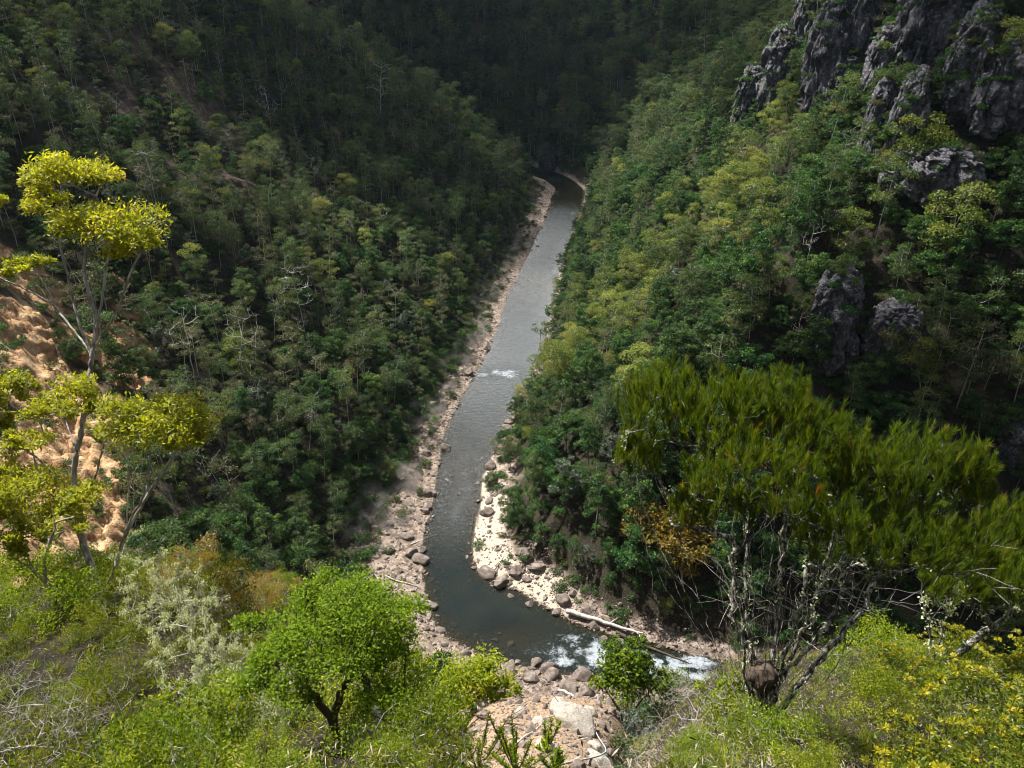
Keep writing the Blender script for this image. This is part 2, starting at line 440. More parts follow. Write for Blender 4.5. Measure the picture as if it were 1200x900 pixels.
# wet bed under the water: darker, browner stones
sx = N(nt, 'ShaderNodeSeparateXYZ'); lk.new(ge.outputs['Position'], sx.inputs[0])
wet = N(nt, 'ShaderNodeMapRange'); wet.inputs['From Min'].default_value = .06; wet.inputs['From Max'].default_value = -.12
lk.new(sx.outputs['Z'], wet.inputs['Value'])
wm = N(nt, 'ShaderNodeMath'); wm.operation = 'MULTIPLY'; wm.use_clamp = True; lk.new(wet.outputs[0], wm.inputs[0]); lk.new(attr('gravel'), wm.inputs[1])
bed_c = ramp(nt, [(.25, (.02, .022, .016)), (.5, (.07, .05, .026)), (.72, (.16, .10, .05))]); lk.new(nB.outputs[0], bed_c.inputs[0])
c = mixc(wm.outputs[0], c, bed_c.outputs[0])
pb = N(nt, 'ShaderNodeBsdfPrincipled'); pb.inputs['Roughness'].default_value = .95; pb.inputs['Specular IOR Level'].default_value = .15
bp = N(nt, 'ShaderNodeBump'); bp.inputs['Strength'].default_value = .9; bp.inputs['Distance'].default_value = .25
bh = N(nt, 'ShaderNodeMath'); bh.operation = 'ADD'; lk.new(nB.outputs[0], bh.inputs[0]); lk.new(nclay.outputs[0], bh.inputs[1])
lk.new(bh.outputs[0], bp.inputs['Height']); lk.new(bp.outputs[0], pb.inputs['Normal']); lk.new(c, pb.inputs['Base Color'])
out = N(nt, 'ShaderNodeOutputMaterial'); lk.new(pb.outputs[0], out.inputs['Surface'])
M_GROUND = m
me = mesh_from("ground", np.stack([XX, YY, ZZ], -1).reshape(-1, 3), [quads], [M_GROUND], smooth=True,
               attrs=dict(gravel=gr.ravel(), clay=cl.ravel(), gully=gl.ravel(), scree=sc.ravel()))
at = me.attributes.new('sand', 'FLOAT', 'POINT')
pu_, pv_, pd_ = project(np.stack([XX, YY, ZZ], -1))
wx_, wy_ = ground(600, 690)[0][:2]; wx2, wy2 = ground(568, 600)[0][:2]
sand = np.maximum(ss(1.2, .5, np.hypot((XX - wx_) / 11, (YY - wy_) / 16) + .4 * TM['n2']), ss(1.2, .5, np.hypot((XX - wx2) / 5, (YY - wy2) / 18) + .4 * TM['n2'])) * (~TM['left']) * ss(1.0, .8, TM['t'] / np.maximum(TM['bank'], .5)) * (TM['t'] > .2)
at.data.foreach_set('value', sand.astype(np.float32).ravel())
link("ground", me, kind='structure')

# ------------------------------------------------------------------ water: a strip along the course, finely rippled
m, nt, nd, lk = new_mat("river_water")
ge = N(nt, 'ShaderNodeNewGeometry')
n1 = noise(.9, 5, .6); n2 = noise(4.5, 4, .6); n3 = noise(.22, 3, .5)
fo = attr('foam_glint')
glossy = N(nt, 'ShaderNodeBsdfGlossy'); glossy.inputs['Roughness'].default_value = .10; glossy.inputs['Color'].default_value = (1, 1, 1, 1)
trn = N(nt, 'ShaderNodeBsdfTransparent'); trn.inputs['Color'].default_value = (.55, .58, .50, 1)
mudc = ramp(nt, [(.3, (.005, .013, .013)), (.7, (.015, .019, .013))]); lk.new(n3.outputs[0], mudc.inputs[0])
dif = N(nt, 'ShaderNodeBsdfDiffuse'); lk.new(mudc.outputs[0], dif.inputs['Color'])
body = N(nt, 'ShaderNodeMixShader'); lk.new(attr('deep'), body.inputs[0]); lk.new(trn.outputs[0], body.inputs[1]); lk.new(dif.outputs[0], body.inputs[2])
bp = N(nt, 'ShaderNodeBump'); bp.inputs['Distance'].default_value = .16
bs = N(nt, 'ShaderNodeMath'); bs.operation = 'MULTIPLY_ADD'; bs.inputs[1].default_value = .75; bs.inputs[2].default_value = .20; lk.new(attr('rip'), bs.inputs[0]); lk.new(bs.outputs[0], bp.inputs['Strength'])
hh_ = N(nt, 'ShaderNodeMath'); hh_.operation = 'MULTIPLY_ADD'; hh_.inputs[1].default_value = .45; lk.new(n2.outputs[0], hh_.inputs[0]); lk.new(n1.outputs[0], hh_.inputs[2])
lk.new(hh_.outputs[0], bp.inputs['Height']); lk.new(bp.outputs[0], glossy.inputs['Normal'])
fr = N(nt, 'ShaderNodeFresnel'); fr.inputs['IOR'].default_value = 1.5; lk.new(bp.outputs[0], fr.inputs['Normal'])
surf = N(nt, 'ShaderNodeMixShader'); lk.new(fr.outputs[0], surf.inputs[0]); lk.new(body.outputs[0], surf.inputs[1]); lk.new(glossy.outputs[0], surf.inputs[2])
# white water where the current breaks, and pale flecks painted as water sparkle
nf = noise(1.7, 9, .9)
fm = N(nt, 'ShaderNodeMath'); fm.operation = 'MULTIPLY_ADD'; fm.inputs[1].default_value = .29; lk.new(fo, fm.inputs[0]); lk.new(nf.outputs[0], fm.inputs[2])
fr2 = ramp(nt, [(.66, (0, 0, 0)), (.80, (1, 1, 1))]); lk.new(fm.outputs[0], fr2.inputs[0])
white = N(nt, 'ShaderNodeBsdfDiffuse'); white.inputs['Color'].default_value = (.30, .33, .36, 1)
fin = N(nt, 'ShaderNodeMixShader'); lk.new(fr2.outputs[0], fin.inputs[0]); lk.new(surf.outputs[0], fin.inputs[1]); lk.new(white.outputs[0], fin.inputs[2])
out = N(nt, 'ShaderNodeOutputMaterial'); lk.new(fin.outputs[0], out.inputs['Surface'])
M_WATER = m
WL = catmull(pts, 26)
tg = unit(np.gradient(WL[:, :2], axis=0)); nrm = np.stack([-tg[:, 1], tg[:, 0]], 1)
lat = np.linspace(-1.45, 1.45, 41)
WX = WL[:, None, 0] + nrm[:, None, 0] * lat[None] * WL[:, None, 2]; WY = WL[:, None, 1] + nrm[:, None, 1] * lat[None] * WL[:, None, 2]
wsd, whw, _, _, ws = river_frame(WX, WY)
WH = terrain(WX, WY)
deep = ss(.05, .8, -WH) * .8 + .03
wu, wv, wd = project(np.stack([WX, WY, WX * 0], -1))
def blob(u, v, ru, rv): return np.exp(-((wu - u) / ru) ** 2 - ((wv - v) / rv) ** 2)
ok = wd > 5
foam_glint = .95 * blob(690, 764, 70, 24) + .9 * blob(800, 788, 90, 26) + .62 * blob(585, 438, 40, 8) + .62 * blob(522, 595, 40, 45) + .55 * blob(645, 300, 40, 30) + .5 * blob(556, 530, 50, 50) + .55 * blob(665, 255, 30, 14) + .42 * blob(605, 370, 40, 60)
rip = np.clip(np.where(ok, foam_glint + .45 * blob(600, 350, 70, 110) + .5 * blob(545, 560, 60, 80), .1), 0, 1)
foam_glint = 1.0 * blob(695, 766, 62, 24) + .9 * blob(800, 788, 80, 26) + .75 * blob(590, 437, 34, 5) + .0 * blob(525, 600, 22, 20) + .5 * blob(655, 282, 26, 4) + .5 * blob(632, 318, 26, 4) + .45 * blob(668, 250, 20, 3)
uu_ = np.linspace(0, 1, WX.shape[0])[:, None] * WX.shape[0] * .16 + WX * 0
streak = fbm(uu_, np.broadcast_to(lat * 3.2, WX.shape) + WX * .15, 98, 4)
foam_glint = np.clip(np.where(ok, foam_glint * (.66 + 1.3 * streak) + .30 * rip * ss(-.05, .5, streak) + .20 * rip, 0), 0, 1)  # ripple terms spread pale flecks along the river as painted sparkle
deep = np.clip(deep * (1 - .75 * np.clip(blob(540, 560, 70, 80) + blob(600, 745, 50, 22), 0, 1)), 0, 1)
wz = .0 + .05 * foam_glint * fbm(WX / .9, WY / .9, 99, 3)
idx = np.arange(WX.size).reshape(WX.shape)
q = np.stack([idx[:-1, :-1], idx[1:, :-1], idx[1:, 1:], idx[:-1, 1:]], -1).reshape(-1, 4)
q = q if np.cross(np.array([WX.ravel()[q[0][1]] - WX.ravel()[q[0][0]], WY.ravel()[q[0][1]] - WY.ravel()[q[0][0]]]), np.array([WX.ravel()[q[0][2]] - WX.ravel()[q[0][0]], WY.ravel()[q[0][2]] - WY.ravel()[q[0][0]]])) > 0 else q[:, ::-1]
me = mesh_from("river_water", np.stack([WX, WY, wz], -1).reshape(-1, 3), [q], [M_WATER], smooth=True, attrs=dict(foam_glint=foam_glint.ravel(), deep=deep.ravel(), rip=rip.ravel()))
link("river_water", me, kind='structure')
# ------------------------------------------------------------------ plants: skeleton, tubes, leaves
class Skeleton:
    def __init__(self):
        self.p, self.par, self.chains = [], [], []
    def guide(self, pts, attach=None, step=.4, wob=0.0, r=None):
        """a polyline, resampled, hung on node attach; returns the index of its last node"""
        pts = np.asarray(pts, float)
        d = np.concatenate([[0], np.cumsum(np.linalg.norm(np.diff(pts, axis=0), axis=1))])
        n = max(2, int(d[-1] / step) + 1)
        t = np.linspace(0, d[-1], n)
        q = np.stack([np.interp(t, d, pts[:, k]) for k in range(3)], 1)
        for _ in range(2):
            if n > 3: q[1:-1] = q[1:-1] * .5 + (q[:-2] + q[2:]) * .25
        if wob: q[1:-1] += rng.normal(0, wob, (n - 2, 3))
        ch = [] if attach is None else [attach]
        last = -1 if attach is None else attach
        for k in range(n):
            if attach is not None and k == 0 and np.linalg.norm(q[0] - self.p[attach]) < step: continue
            self.p.append(q[k]); self.par.append(last); last = len(self.p) - 1; ch.append(last)
        self.chains.append(ch)
        return last
    def nearest(self, q):
        return int(np.argmin(np.linalg.norm(np.array(self.p) - q, axis=1)))
    def reach(self, tips, step=.4, wob=.05, up=.35, minfrac=0.0, root=None):
        """grow a twig to every tip from the closest lower node"""
        tips = np.asarray(tips, float)
        P0 = np.array(self.p)
        base = P0[0] if root is None else root
        order = np.argsort(np.linalg.norm(tips - base, axis=1))
        arr = np.zeros((len(P0) + len(tips) * 14, 3)); arr[:len(P0)] = P0; n = len(P0)
        ends = []
        first = int(minfrac * len(P0))
        for i in order:
            q = tips[i]
            d = q - arr[first:n]; L = np.linalg.norm(d, axis=1)
            cost = L + up * np.maximum(0, L * .6 - d[:, 2])
            j = first + int(np.argmin(cost))
            a = arr[j]; L = np.linalg.norm(q - a)
            k = min(12, max(1, int(L / step)))
            mid = (a + q) / 2 + np.array([0, 0, -.10 * L]) + (q - a) * np.array([.08, .08, 0])
            ch = [j]; last = j
            for t in np.linspace(0, 1, k + 1)[1:]:
                x = (1 - t) ** 2 * a + 2 * t * (1 - t) * mid + t * t * q
                if t < 1: x = x + rng.normal(0, wob * L / k * .6 + 1e-4, 3)
                self.p.append(x); self.par.append(last); last = len(self.p) - 1; ch.append(last)
                arr[n] = x; n += 1
            self.chains.append(ch); ends.append(last)
        return ends
    def radii(self, tip=.012, expo=2.4, rmax=None):
        n = len(self.p); w = np.zeros(n); kids = np.zeros(n, int)
        for i in range(n):
            if self.par[i] >= 0: kids[self.par[i]] += 1
        for i in range(n - 1, -1, -1):
            if kids[i] == 0: w[i] = 1
            if self.par[i] >= 0: w[self.par[i]] += w[i]
        r = tip * w ** (1 / expo)
        if rmax: r = np.minimum(r, rmax * (r / r.max()) ** .6)
        return r
    def tubes(self, r, sides=5, taper_tip=.5):
        V, Fq = [], []; n0 = 0; P0 = np.array(self.p)
        ang = np.arange(sides) * 2 * math.pi / sides
        for ch in self.chains:
            if len(ch) < 2: continue
            p = P0[ch]; rr = r[ch].copy()
            if self.par[ch[1]] == ch[0] and len(ch) > 1 and rr[0] > rr[1] * 1.6: rr[0] = rr[1] * 1.25
            rr[-1] *= taper_tip
            t = unit(np.gradient(p, axis=0))
            ref = np.where(np.abs(t[:, 2:3]) < .9, np.array([[0, 0, 1.0]]), np.array([[1.0, 0, 0]]))
            u = unit(np.cross(t, ref)); v = np.cross(t, u)
            ring = p[:, None] + (u[:, None] * np.cos(ang)[None, :, None] + v[:, None] * np.sin(ang)[None, :, None]) * rr[:, None, None]
            V.append(ring.reshape(-1, 3))
            m = len(ch)
            a = (np.arange(m - 1)[:, None] * sides + np.arange(sides)[None]).ravel(); b = (np.arange(m - 1)[:, None] * sides + (np.arange(sides)[None] + 1) % sides).ravel()
            Fq.append(np.stack([a, b, b + sides, a + sides], 1) + n0)
            n0 += m * sides
        return np.vstack(V), np.vstack(Fq)

def leaves(C, A, L, W, tint, N_=None):
    """lozenge leaves: centre, axis, length, width"""
    n = len(C); A = unit(A)
    if N_ is None: N_ = rng.normal(0, 1, (n, 3))
    B = unit(np.cross(A, N_)); L = np.broadcast_to(L, n)[:, None]; W = np.broadcast_to(W, n)[:, None]
    v = np.stack([C - A * L * .5, C + B * W * .5 - A * L * .08, C + A * L * .5, C - B * W * .5 - A * L * .08], 1).reshape(-1, 3)
    f = np.arange(n * 4).reshape(n, 4)
    return v, f, np.repeat(np.clip(tint, 0, 1), 4)

def ellipsoid_pts(n, c, r, shell=.55, top=-1.0):
    """points in the outer part of an ellipsoid, those below `top` (in unit height) left out"""
    out = []
    while len(out) < n:
        d = unit(rng.normal(0, 1, (n * 2, 3))); d = d[d[:, 2] > top]
        k = (shell + (1 - shell) * rng.random(len(d))) if shell < 1 else np.ones(len(d))
        out.extend(list(d * k[:, None]))
    return np.array(out[:n]) * np.asarray(r) + np.asarray(c)

def clumps_leaves(clumps, per, L, W, spread=.9, flat=.5, droop=0.0, tint_mu=.5, tint_sd=.18, clump_sd=.14, top=-.35, shell=.6):
    Vs, Fs, Ts, n0 = [], [], [], 0
    for (c, r) in clumps:
        n = max(6, int(per * (r[0] * r[1] * r[2]) ** (2 / 3)))
        C = ellipsoid_pts(n, c, np.asarray(r) * spread, shell, top)
        C += rng.normal(0, .09 * r[0], C.shape)
        A = unit((C - c) * np.array([1, 1, .5]) + rng.normal(0, .8, C.shape) * np.mean(r) + np.array([0, 0, -droop * np.mean(r)]))
        Nn = rng.normal(0, 1, (n, 3)) * flat + unit(C - c) * (1 - flat) + np.array([0, 0, .5])
        t = tint_mu + rng.normal(0, clump_sd) + rng.normal(0, tint_sd, n)
        v, f, tt = leaves(C, A, L * rng.uniform(.7, 1.3, n), W * rng.uniform(.7, 1.3, n), t, Nn)
        Vs.append(v); Fs.append(f + n0); Ts.append(tt); n0 += len(v)
    return np.vstack(Vs), np.vstack(Fs), np.concatenate(Ts)

def merge(parts):
    """[(V, quads, tint or None, mat)] -> arrays"""
    V, Fq, T, Mi, n0 = [], [], [], [], 0
    for v, f, t, mi in parts:
        V.append(v); Fq.append(f + n0); T.append(np.full(len(v), .5) if t is None else t); Mi.append(np.full(len(f), mi)); n0 += len(v)
    return np.vstack(V), np.vstack(Fq), np.concatenate(T), np.concatenate(Mi)

# ------------------------------------------------------------------ colours of the bush
LM = {}
LM['gum'] = leaf_mat("gum_leaves", [(0, (.016, .036, .009)), (.35, (.038, .076, .017)), (.7, (.082, .132, .026)), (.92, (.15, .185, .042)), (1, (.19, .11, .05))], .38, vary=.28, hue=.022)
LM['dense'] = leaf_mat("dense_leaves", [(0, (.011, .034, .011)), (.4, (.027, .078, .017)), (.75, (.062, .132, .024)), (1, (.13, .20, .036))], .33, spec=.3, rough=.5, vary=.25, hue=.02)
LM['lime'] = leaf_mat("lit_gum_leaves", [(0, (.055, .08, .014)), (.4, (.115, .155, .024)), (.75, (.20, .235, .038)), (1, (.29, .29, .07))], .4, vary=.22, hue=.015)  # lighter gum leaves; sunlight put into the colour for the spur crest
LM['silver'] = leaf_mat("silver_wattle_leaves", [(0, (.045, .065, .050)), (.5, (.09, .12, .095)), (1, (.16, .19, .15))], .3, vary=.2)
LM['olive'] = leaf_mat("dry_olive_leaves", [(0, (.032, .044, .014)), (.45, (.068, .084, .026)), (.8, (.12, .125, .045)), (1, (.20, .15, .08))], .3, vary=.25, hue=.015)
BM = {}
BM['pale'] = bark_mat("pale_gum_bark", [(.3, (.20, .18, .15)), (.5, (.40, .37, .32)), (.7, (.58, .55, .49))], 2.0, vary=.25)
BM['dark'] = bark_mat("dark_bark", [(.3, (.035, .028, .022)), (.6, (.11, .09, .07)), (.8, (.22, .19, .16))], 3.0, vary=.2)
BM['dead'] = bark_mat("bleached_wood", [(.3, (.30, .28, .25)), (.55, (.52, .49, .45)), (.8, (.68, .65, .60))], 2.0, vary=.12)

def make_gum(h, nclump, spread, crown_from, leafk=1.0, lean=.08):
    s = Skeleton()
    a = rng.uniform(0, 6.28)
    top = np.array([math.cos(a) * lean * h, math.sin(a) * lean * h, h * .86])
    k = s.guide([(0, 0, -.6), top * np.array([.25, .25, .35]) + rng.normal(0, .08, 3), top * np.array([.7, .7, .7]) + rng.normal(0, .12, 3), top], step=.7)
    cl = []
    for i in range(nclump):
        z = h * (crown_from + (1 - crown_from) * (i + .5) / nclump)
        rr = spread * math.sin(math.pi * min(.92, max(.15, (z / h - crown_from) / (1.06 - crown_from)))) ** .7
        th = i * 2.4 + rng.uniform(-.5, .5)
        c = top * (z / (h * .86)) * np.array([1, 1, 0]) + np.array([math.cos(th) * rr * rng.uniform(.45, 1), math.sin(th) * rr * rng.uniform(.45, 1), z])
        r = np.array([1, 1, .62]) * rng.uniform(.55, 1.3) * spread * .50
        cl.append((c, r))
    tips = np.vstack([ellipsoid_pts(4, c, r * .7, .5, -.2) for c, r in cl])
    s.reach(tips, step=.8, wob=.12)
    r = s.radii(.022, 2.3, rmax=.18)
    tv, tf = s.tubes(r, 4)
    lv, lf, lt = clumps_leaves(cl, 160 * leafk, .32, .13, droop=.25, tint_mu=.5)
    return (tv, tf), (lv, lf, lt)

def make_dense(h, w, nros, leafk=1.0, L=.30):
    """a leafy tree built of many small rosettes, dark between them"""
    s = Skeleton()
    s.guide([(0, 0, -.6), (rng.normal(0, .1), rng.normal(0, .1), h * .4), (rng.normal(0, .2), rng.normal(0, .2), h * .8)], step=.6)
    cl = []
    for i in range(nros):
        d = unit(rng.normal(0, 1, 3)); d[2] = abs(d[2]) * 1.1 - .35; d = unit(d)
        k = rng.uniform(.6, 1.02)
        c = np.array([0, 0, h * .52]) + d * np.array([w, w, h * .46]) * k
        r = np.array([1, 1, .6]) * rng.uniform(.55, 1.15) * w * .30
        cl.append((c, r))
    s.reach(np.array([c for c, r in cl]), step=.8, wob=.1)
    tv, tf = s.tubes(s.radii(.022, 2.2, rmax=.15), 4)
    lv, lf, lt = clumps_leaves(cl, 230 * leafk, L, L * .5, flat=.55, tint_mu=.5, clump_sd=.17, top=-.25)
    return (tv, tf), (lv, lf, lt)

def make_dead(h, nb, tip=.011):
    s = Skeleton()
    top = np.array([rng.normal(0, .1) * h, rng.normal(0, .1) * h, h])
    s.guide([(0, 0, -.5), top * .5 + rng.normal(0, .15, 3), top], step=.5, wob=.04)
    tips = []
    for i in range(nb):
        z = h * rng.uniform(.35, .95); th = rng.uniform(0, 6.28); rr = h * rng.uniform(.06, .20)
        tips.append(np.array([math.cos(th) * rr, math.sin(th) * rr, z + rr * 1.3]) + top * (z / h) * np.array([1, 1, 0]))
    s.reach(np.array(tips), step=.45, wob=.07)
    t2 = np.vstack([ellipsoid_pts(3, t_, np.array([.7, .7, .6]), .5, -.3) for t_ in tips]); s.reach(t2, step=.35, wob=.10)
    return s.tubes(s.radii(tip, 2.7, rmax=.085), 4)

FOREST_KINDS = {}       # kind -> list of variants (trunk mesh, crown mesh, height)
def kind_add(kind, trunk, crown, h, bark, leaf):
    tm = mesh_from(kind + "_trunk", trunk[0], [trunk[1]], [BM[bark]], smooth=True)
    cm = mesh_from(kind + "_crown", crown[0], [crown[1]], [LM[leaf]], tint=crown[2]) if crown else None
    FOREST_KINDS.setdefault(kind, []).append((tm, cm, h))
for k in range(8): kind_add('gum_tree', *make_gum([11, 13, 12, 9.5, 8, 14, 7, 10][k], [14, 17, 12, 13, 16, 15, 12, 19][k], [2.5, 2.2, 3.1, 2.4, 2.9, 2.6, 2.6, 2.2][k], [.40, .5, .45, .30, .22, .55, .2, .3][k], lean=[.05, .08, .12, .06, .15, .04, .1, .07][k]), [11, 13, 12, 9.5, 8, 14, 7, 10][k], 'pale', 'gum')
for k in range(5): kind_add('leafy_tree', *make_dense([7.5, 9, 6.5, 10.5, 5.5][k], [2.9, 2.7, 3.2, 2.3, 2.6][k], [44, 50, 46, 54, 40][k]), [7.5, 9, 6.5, 10.5, 5.5][k], 'dark', 'dense')
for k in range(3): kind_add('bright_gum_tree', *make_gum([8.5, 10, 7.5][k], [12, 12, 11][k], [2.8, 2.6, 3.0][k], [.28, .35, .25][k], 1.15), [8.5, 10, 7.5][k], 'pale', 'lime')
for k in range(2): kind_add('silver_wattle', *make_dense([6.5, 8][k], [2.3, 2.4][k], [26, 28][k], .8, .36), [6.5, 8][k], 'dark', 'silver')
for k in range(2): kind_add('olive_gum_tree', *make_gum([9, 11][k], [8, 9][k], [2.4, 2.2][k], [.35, .42][k], .75), [9, 11][k], 'pale', 'olive')
for k in range(3): kind_add('dead_tree', make_dead([8, 10, 6.5][k], [22, 18, 24][k]), None, [8, 10, 6.5][k], 'dead', None)

# ------------------------------------------------------------------ where the forest stands
def scatter(cell, x0, x1, y0, y1, seed):
    g = np.random.default_rng(seed)
    X, Y = np.meshgrid(np.arange(x0, x1, cell), np.arange(y0, y1, cell))
    X = X + g.uniform(-.48, .48, X.shape) * cell; Y = Y + g.uniform(-.48, .48, Y.shape) * cell
    return X.ravel(), Y.ravel(), g
def site(X, Y):
    Z, M = terrain(X, Y, True)
    return Z, M

CLIFF_PIX = []           # filled in with the crags: (x, y, radius) kept clear of big trees
def forest_sites():
    fx, fy, g = scatter(3.75, -250, 250, 22, 690, 5)
    right_thin = (fx > 20) & (fy < 330) & (g.random(len(fx)) < .18)
    fx, fy = fx[~right_thin], fy[~right_thin]
    far_thin = (fy > 330) & (g.random(len(fx)) < .30)
    fx, fy = fx[~far_thin], fy[~far_thin]
    z, M = site(fx, fy)
    gr, cl, gl, sc = soil_masks(fx, fy, z, M)
    keep = (M['h'] > .3) & (cl < .35) & (gl < .3) & (M['knob'] < .25)
    keep &= g.random(len(fx)) > sc * .93
    keep |= (~M['left']) & (M['t'] > .6) & (fy > 125) & (M['h'] <= .3)
    keep &= g.random(len(fx)) > ss(3.5, .3, M['h']) * .35 * M['left']
    u, v, d = project(np.stack([fx, fy, z + 5], -1))
    keep &= (d > 12) & (u > -160) & (u < 1360) & (v > -90) & (v < 1000)
    fx, fy, z = fx[keep], fy[keep], z[keep]; M = {k: a[keep] for k, a in M.items()}; u, v, d = u[keep], v[keep], d[keep]
    p = np.stack([fx, fy, z + 10], -1)
    vis = visible(p, 5.0)
    return fx[vis], fy[vis], z[vis], {k: a[vis] for k, a in M.items()}, u[vis], v[vis], d[vis], np.random.default_rng(9)
def points_cloud(name, pos, rotz, sc_, idx_, sources, kind='stuff', tilt=None):
    """one object of kind stuff: points that carry copies of the source meshes; sources = list of lists of objects"""
    me = bpy.data.meshes.new(name); me.vertices.add(len(pos)); me.vertices.foreach_set("co", np.asarray(pos, np.float32).ravel())
    rv = np.stack([np.zeros(len(pos)), np.zeros(len(pos)), rotz], 1) if tilt is None else np.concatenate([tilt, np.asarray(rotz)[:, None]], 1)
    for nm, ty, a in (("rotv", 'FLOAT_VECTOR', rv), ("scl", 'FLOAT', sc_), ("idx", 'INT', idx_)):
        at = me.attributes.new(nm, ty, 'POINT')
        at.data.foreach_set("vector" if ty == 'FLOAT_VECTOR' else "value", np.asarray(a, np.int32 if ty == 'INT' else np.float32).ravel())
    o = bpy.data.objects.new(name, me); col.objects.link(o); o['kind'] = kind
    ng = bpy.data.node_groups.new(name, 'GeometryNodeTree')
    ng.interface.new_socket('Geometry', in_out='INPUT', socket_type='NodeSocketGeometry'); ng.interface.new_socket('Geometry', in_out='OUTPUT', socket_type='NodeSocketGeometry')
    gi = ng.nodes.new('NodeGroupInput'); go = ng.nodes.new('NodeGroupOutput'); lk = ng.links
    join = ng.nodes.new('GeometryNodeJoinGeometry')
    for src in reversed(sources):            # joined so that instance k is source k
        j2 = ng.nodes.new('GeometryNodeJoinGeometry')
        for ob in src:
            oi = ng.nodes.new('GeometryNodeObjectInfo'); oi.transform_space = 'ORIGINAL'; oi.inputs['Object'].default_value = ob
            lk.new(oi.outputs['Geometry'], j2.inputs[0])
        gt = ng.nodes.new('GeometryNodeGeometryToInstance'); lk.new(j2.outputs[0], gt.inputs[0]); lk.new(gt.outputs[0], join.inputs[0])
    iop = ng.nodes.new('GeometryNodeInstanceOnPoints'); iop.inputs['Pick Instance'].default_value = True
    def na(nm, ty):
        a = ng.nodes.new('GeometryNodeInputNamedAttribute'); a.data_type = ty; a.inputs['Name'].default_value = nm; return a.outputs['Attribute']
    er = ng.nodes.new('FunctionNodeEulerToRotation'); lk.new(na('rotv', 'FLOAT_VECTOR'), er.inputs[0])
    lk.new(gi.outputs[0], iop.inputs['Points']); lk.new(join.outputs[0], iop.inputs['Instance']); lk.new(na('idx', 'INT'), iop.inputs['Instance Index'])
    lk.new(er.outputs[0], iop.inputs['Rotation']); lk.new(na('scl', 'FLOAT'), iop.inputs['Scale']); lk.new(iop.outputs[0], go.inputs[0])
    md = o.modifiers.new('scatter', 'NODES'); md.node_group = ng
    return o
# ------------------------------------------------------------------ rock
M_CLIFF = rock_mat("grey_cliff_rock", [(.30, (.022, .020, .025)), (.46, (.064, .062, .070)), (.6, (.125, .12, .13)), (.78, (.29, .28, .28))], .45, .35, 2.2, lichen=(.24, .24, .24), bump=.9, dist=.35)  # tones lowered overall, shade on the crags put into the colour
M_CLAYROCK = rock_mat("orange_earth_rock", [(.25, (.12, .06, .028)), (.42, (.30, .165, .075)), (.55, (.47, .31, .165)), (.75, (.58, .46, .31))], .55, 1.4, 2.4, bump=.8, dist=.22)
M_RIVERROCK = rock_mat("river_stone", [(.25, (.055, .043, .037)), (.5, (.16, .128, .108)), (.75, (.36, .31, .27))], 1.3, 1.0, 1.5, bump=.5, dist=.06)
M_PALEROCK = rock_mat("pale_stone", [(.25, (.12, .10, .08)), (.5, (.30, .26, .215)), (.75, (.50, .45, .39))], 2.2, 1.0, 1.8, lichen=(.5, .5, .44), bump=.6, dist=.04)

def ico(sub):
    import bmesh
    bm = bmesh.new(); bmesh.ops.create_icosphere(bm, subdivisions=sub, radius=1)
    V = np.array([v.co[:] for v in bm.verts]); Fc = np.array([[v.index for v in f.verts] for f in bm.faces]); bm.free()
    return V, Fc
ICO = {k: ico(k) for k in (3, 4, 6)}

def stone_mesh(name, mat, seed, dims=(1, .8, .6), sub=4, facet=.35, rough=.08):
    V, Fc = ICO[sub]; V = V.copy()
    g_ = np.random.default_rng(seed)
    for _ in range(9):                                     # knock flat faces off
        d = unit(g_.normal(0, 1, 3)); h = g_.uniform(.55, .85)
        over = V @ d - h; m = over > 0
        V[m] -= d * (over[m] * .92)[:, None]
    n = fbm3(V * 1.7 + seed, seed, 4)
    V *= (1 + rough * 2 * n)[:, None]
    V *= np.array(dims)
    return mesh_from(name, V, [Fc], [mat], smooth=False)

def crag(name, u, v, wpx, hpx, depth=.6, lean=.25, seed=1, out=.13, twist=0.0, label='', hfix=None):
    """a buttress of jointed rock standing out of the slope"""
    g0, t = ground(u, v + hpx * .32)
    t = min(t, 330)
    w = wpx * t / F; h = hpx * t / F * 1.12
    V, Fc = ICO[6]; V = V.copy()
    V = np.sign(V) * np.abs(V) ** .62
    V /= np.abs(V).max()
    V[:, 0] *= 1 - .30 * np.clip(V[:, 2], 0, 1) ** 1.5
    V *= np.array([w * .50, max(w * depth, h * .45), h * .64])
    V[:, 1] += lean * (V[:, 2])                             # leans back into the hill
    loc = g0 + np.array([0, 0, h * .26]) + np.array([*unit(g0[:2]), 0]) * h * out
    aspect = math.atan2(g0[0], g0[1])
    ca, sa = math.cos(-aspect + twist), math.sin(-aspect + twist)
    Vr = V.copy(); Vr[:, 0] = V[:, 0] * ca - V[:, 1] * sa; Vr[:, 1] = V[:, 0] * sa + V[:, 1] * ca
    Wp = Vr + loc
    nrm_ = unit(Vr / np.array([w, max(w * depth, h * .45), h]) ** 1.0)
    s0 = max(1.5, w / 5)
    q = Wp / np.array([s0, s0, s0 * 2.6]) + np.stack([fbm3(Wp / 5, seed, 2)] * 3, 1) * .28
    d1, v1, gap = worley3(q, seed)
    q2 = Wp / np.array([s0, s0, s0 * 1.4]) * 2.6
    e1, w1, gap2 = worley3(q2, seed + 7)
    disp = (v1 - .45) * .34 * w + (w1 - .5) * .13 * w + fbm3(Wp / (w * .5), seed, 5) * .07 * w - .10 * w * ss(.12, 0, gap)
    disp = np.clip(disp, -.30 * w, .30 * w)
    Vr = Vr + nrm_ * np.array([1, 1, .45]) * disp[:, None]
    me = mesh_from(name, Vr, [Fc], [M_CLIFF], smooth=False)
    o = link(name, me, loc=loc)
    CLIFF_PIX.append((loc[0], loc[1], w * .52))
    return o, t
CRAGS = []
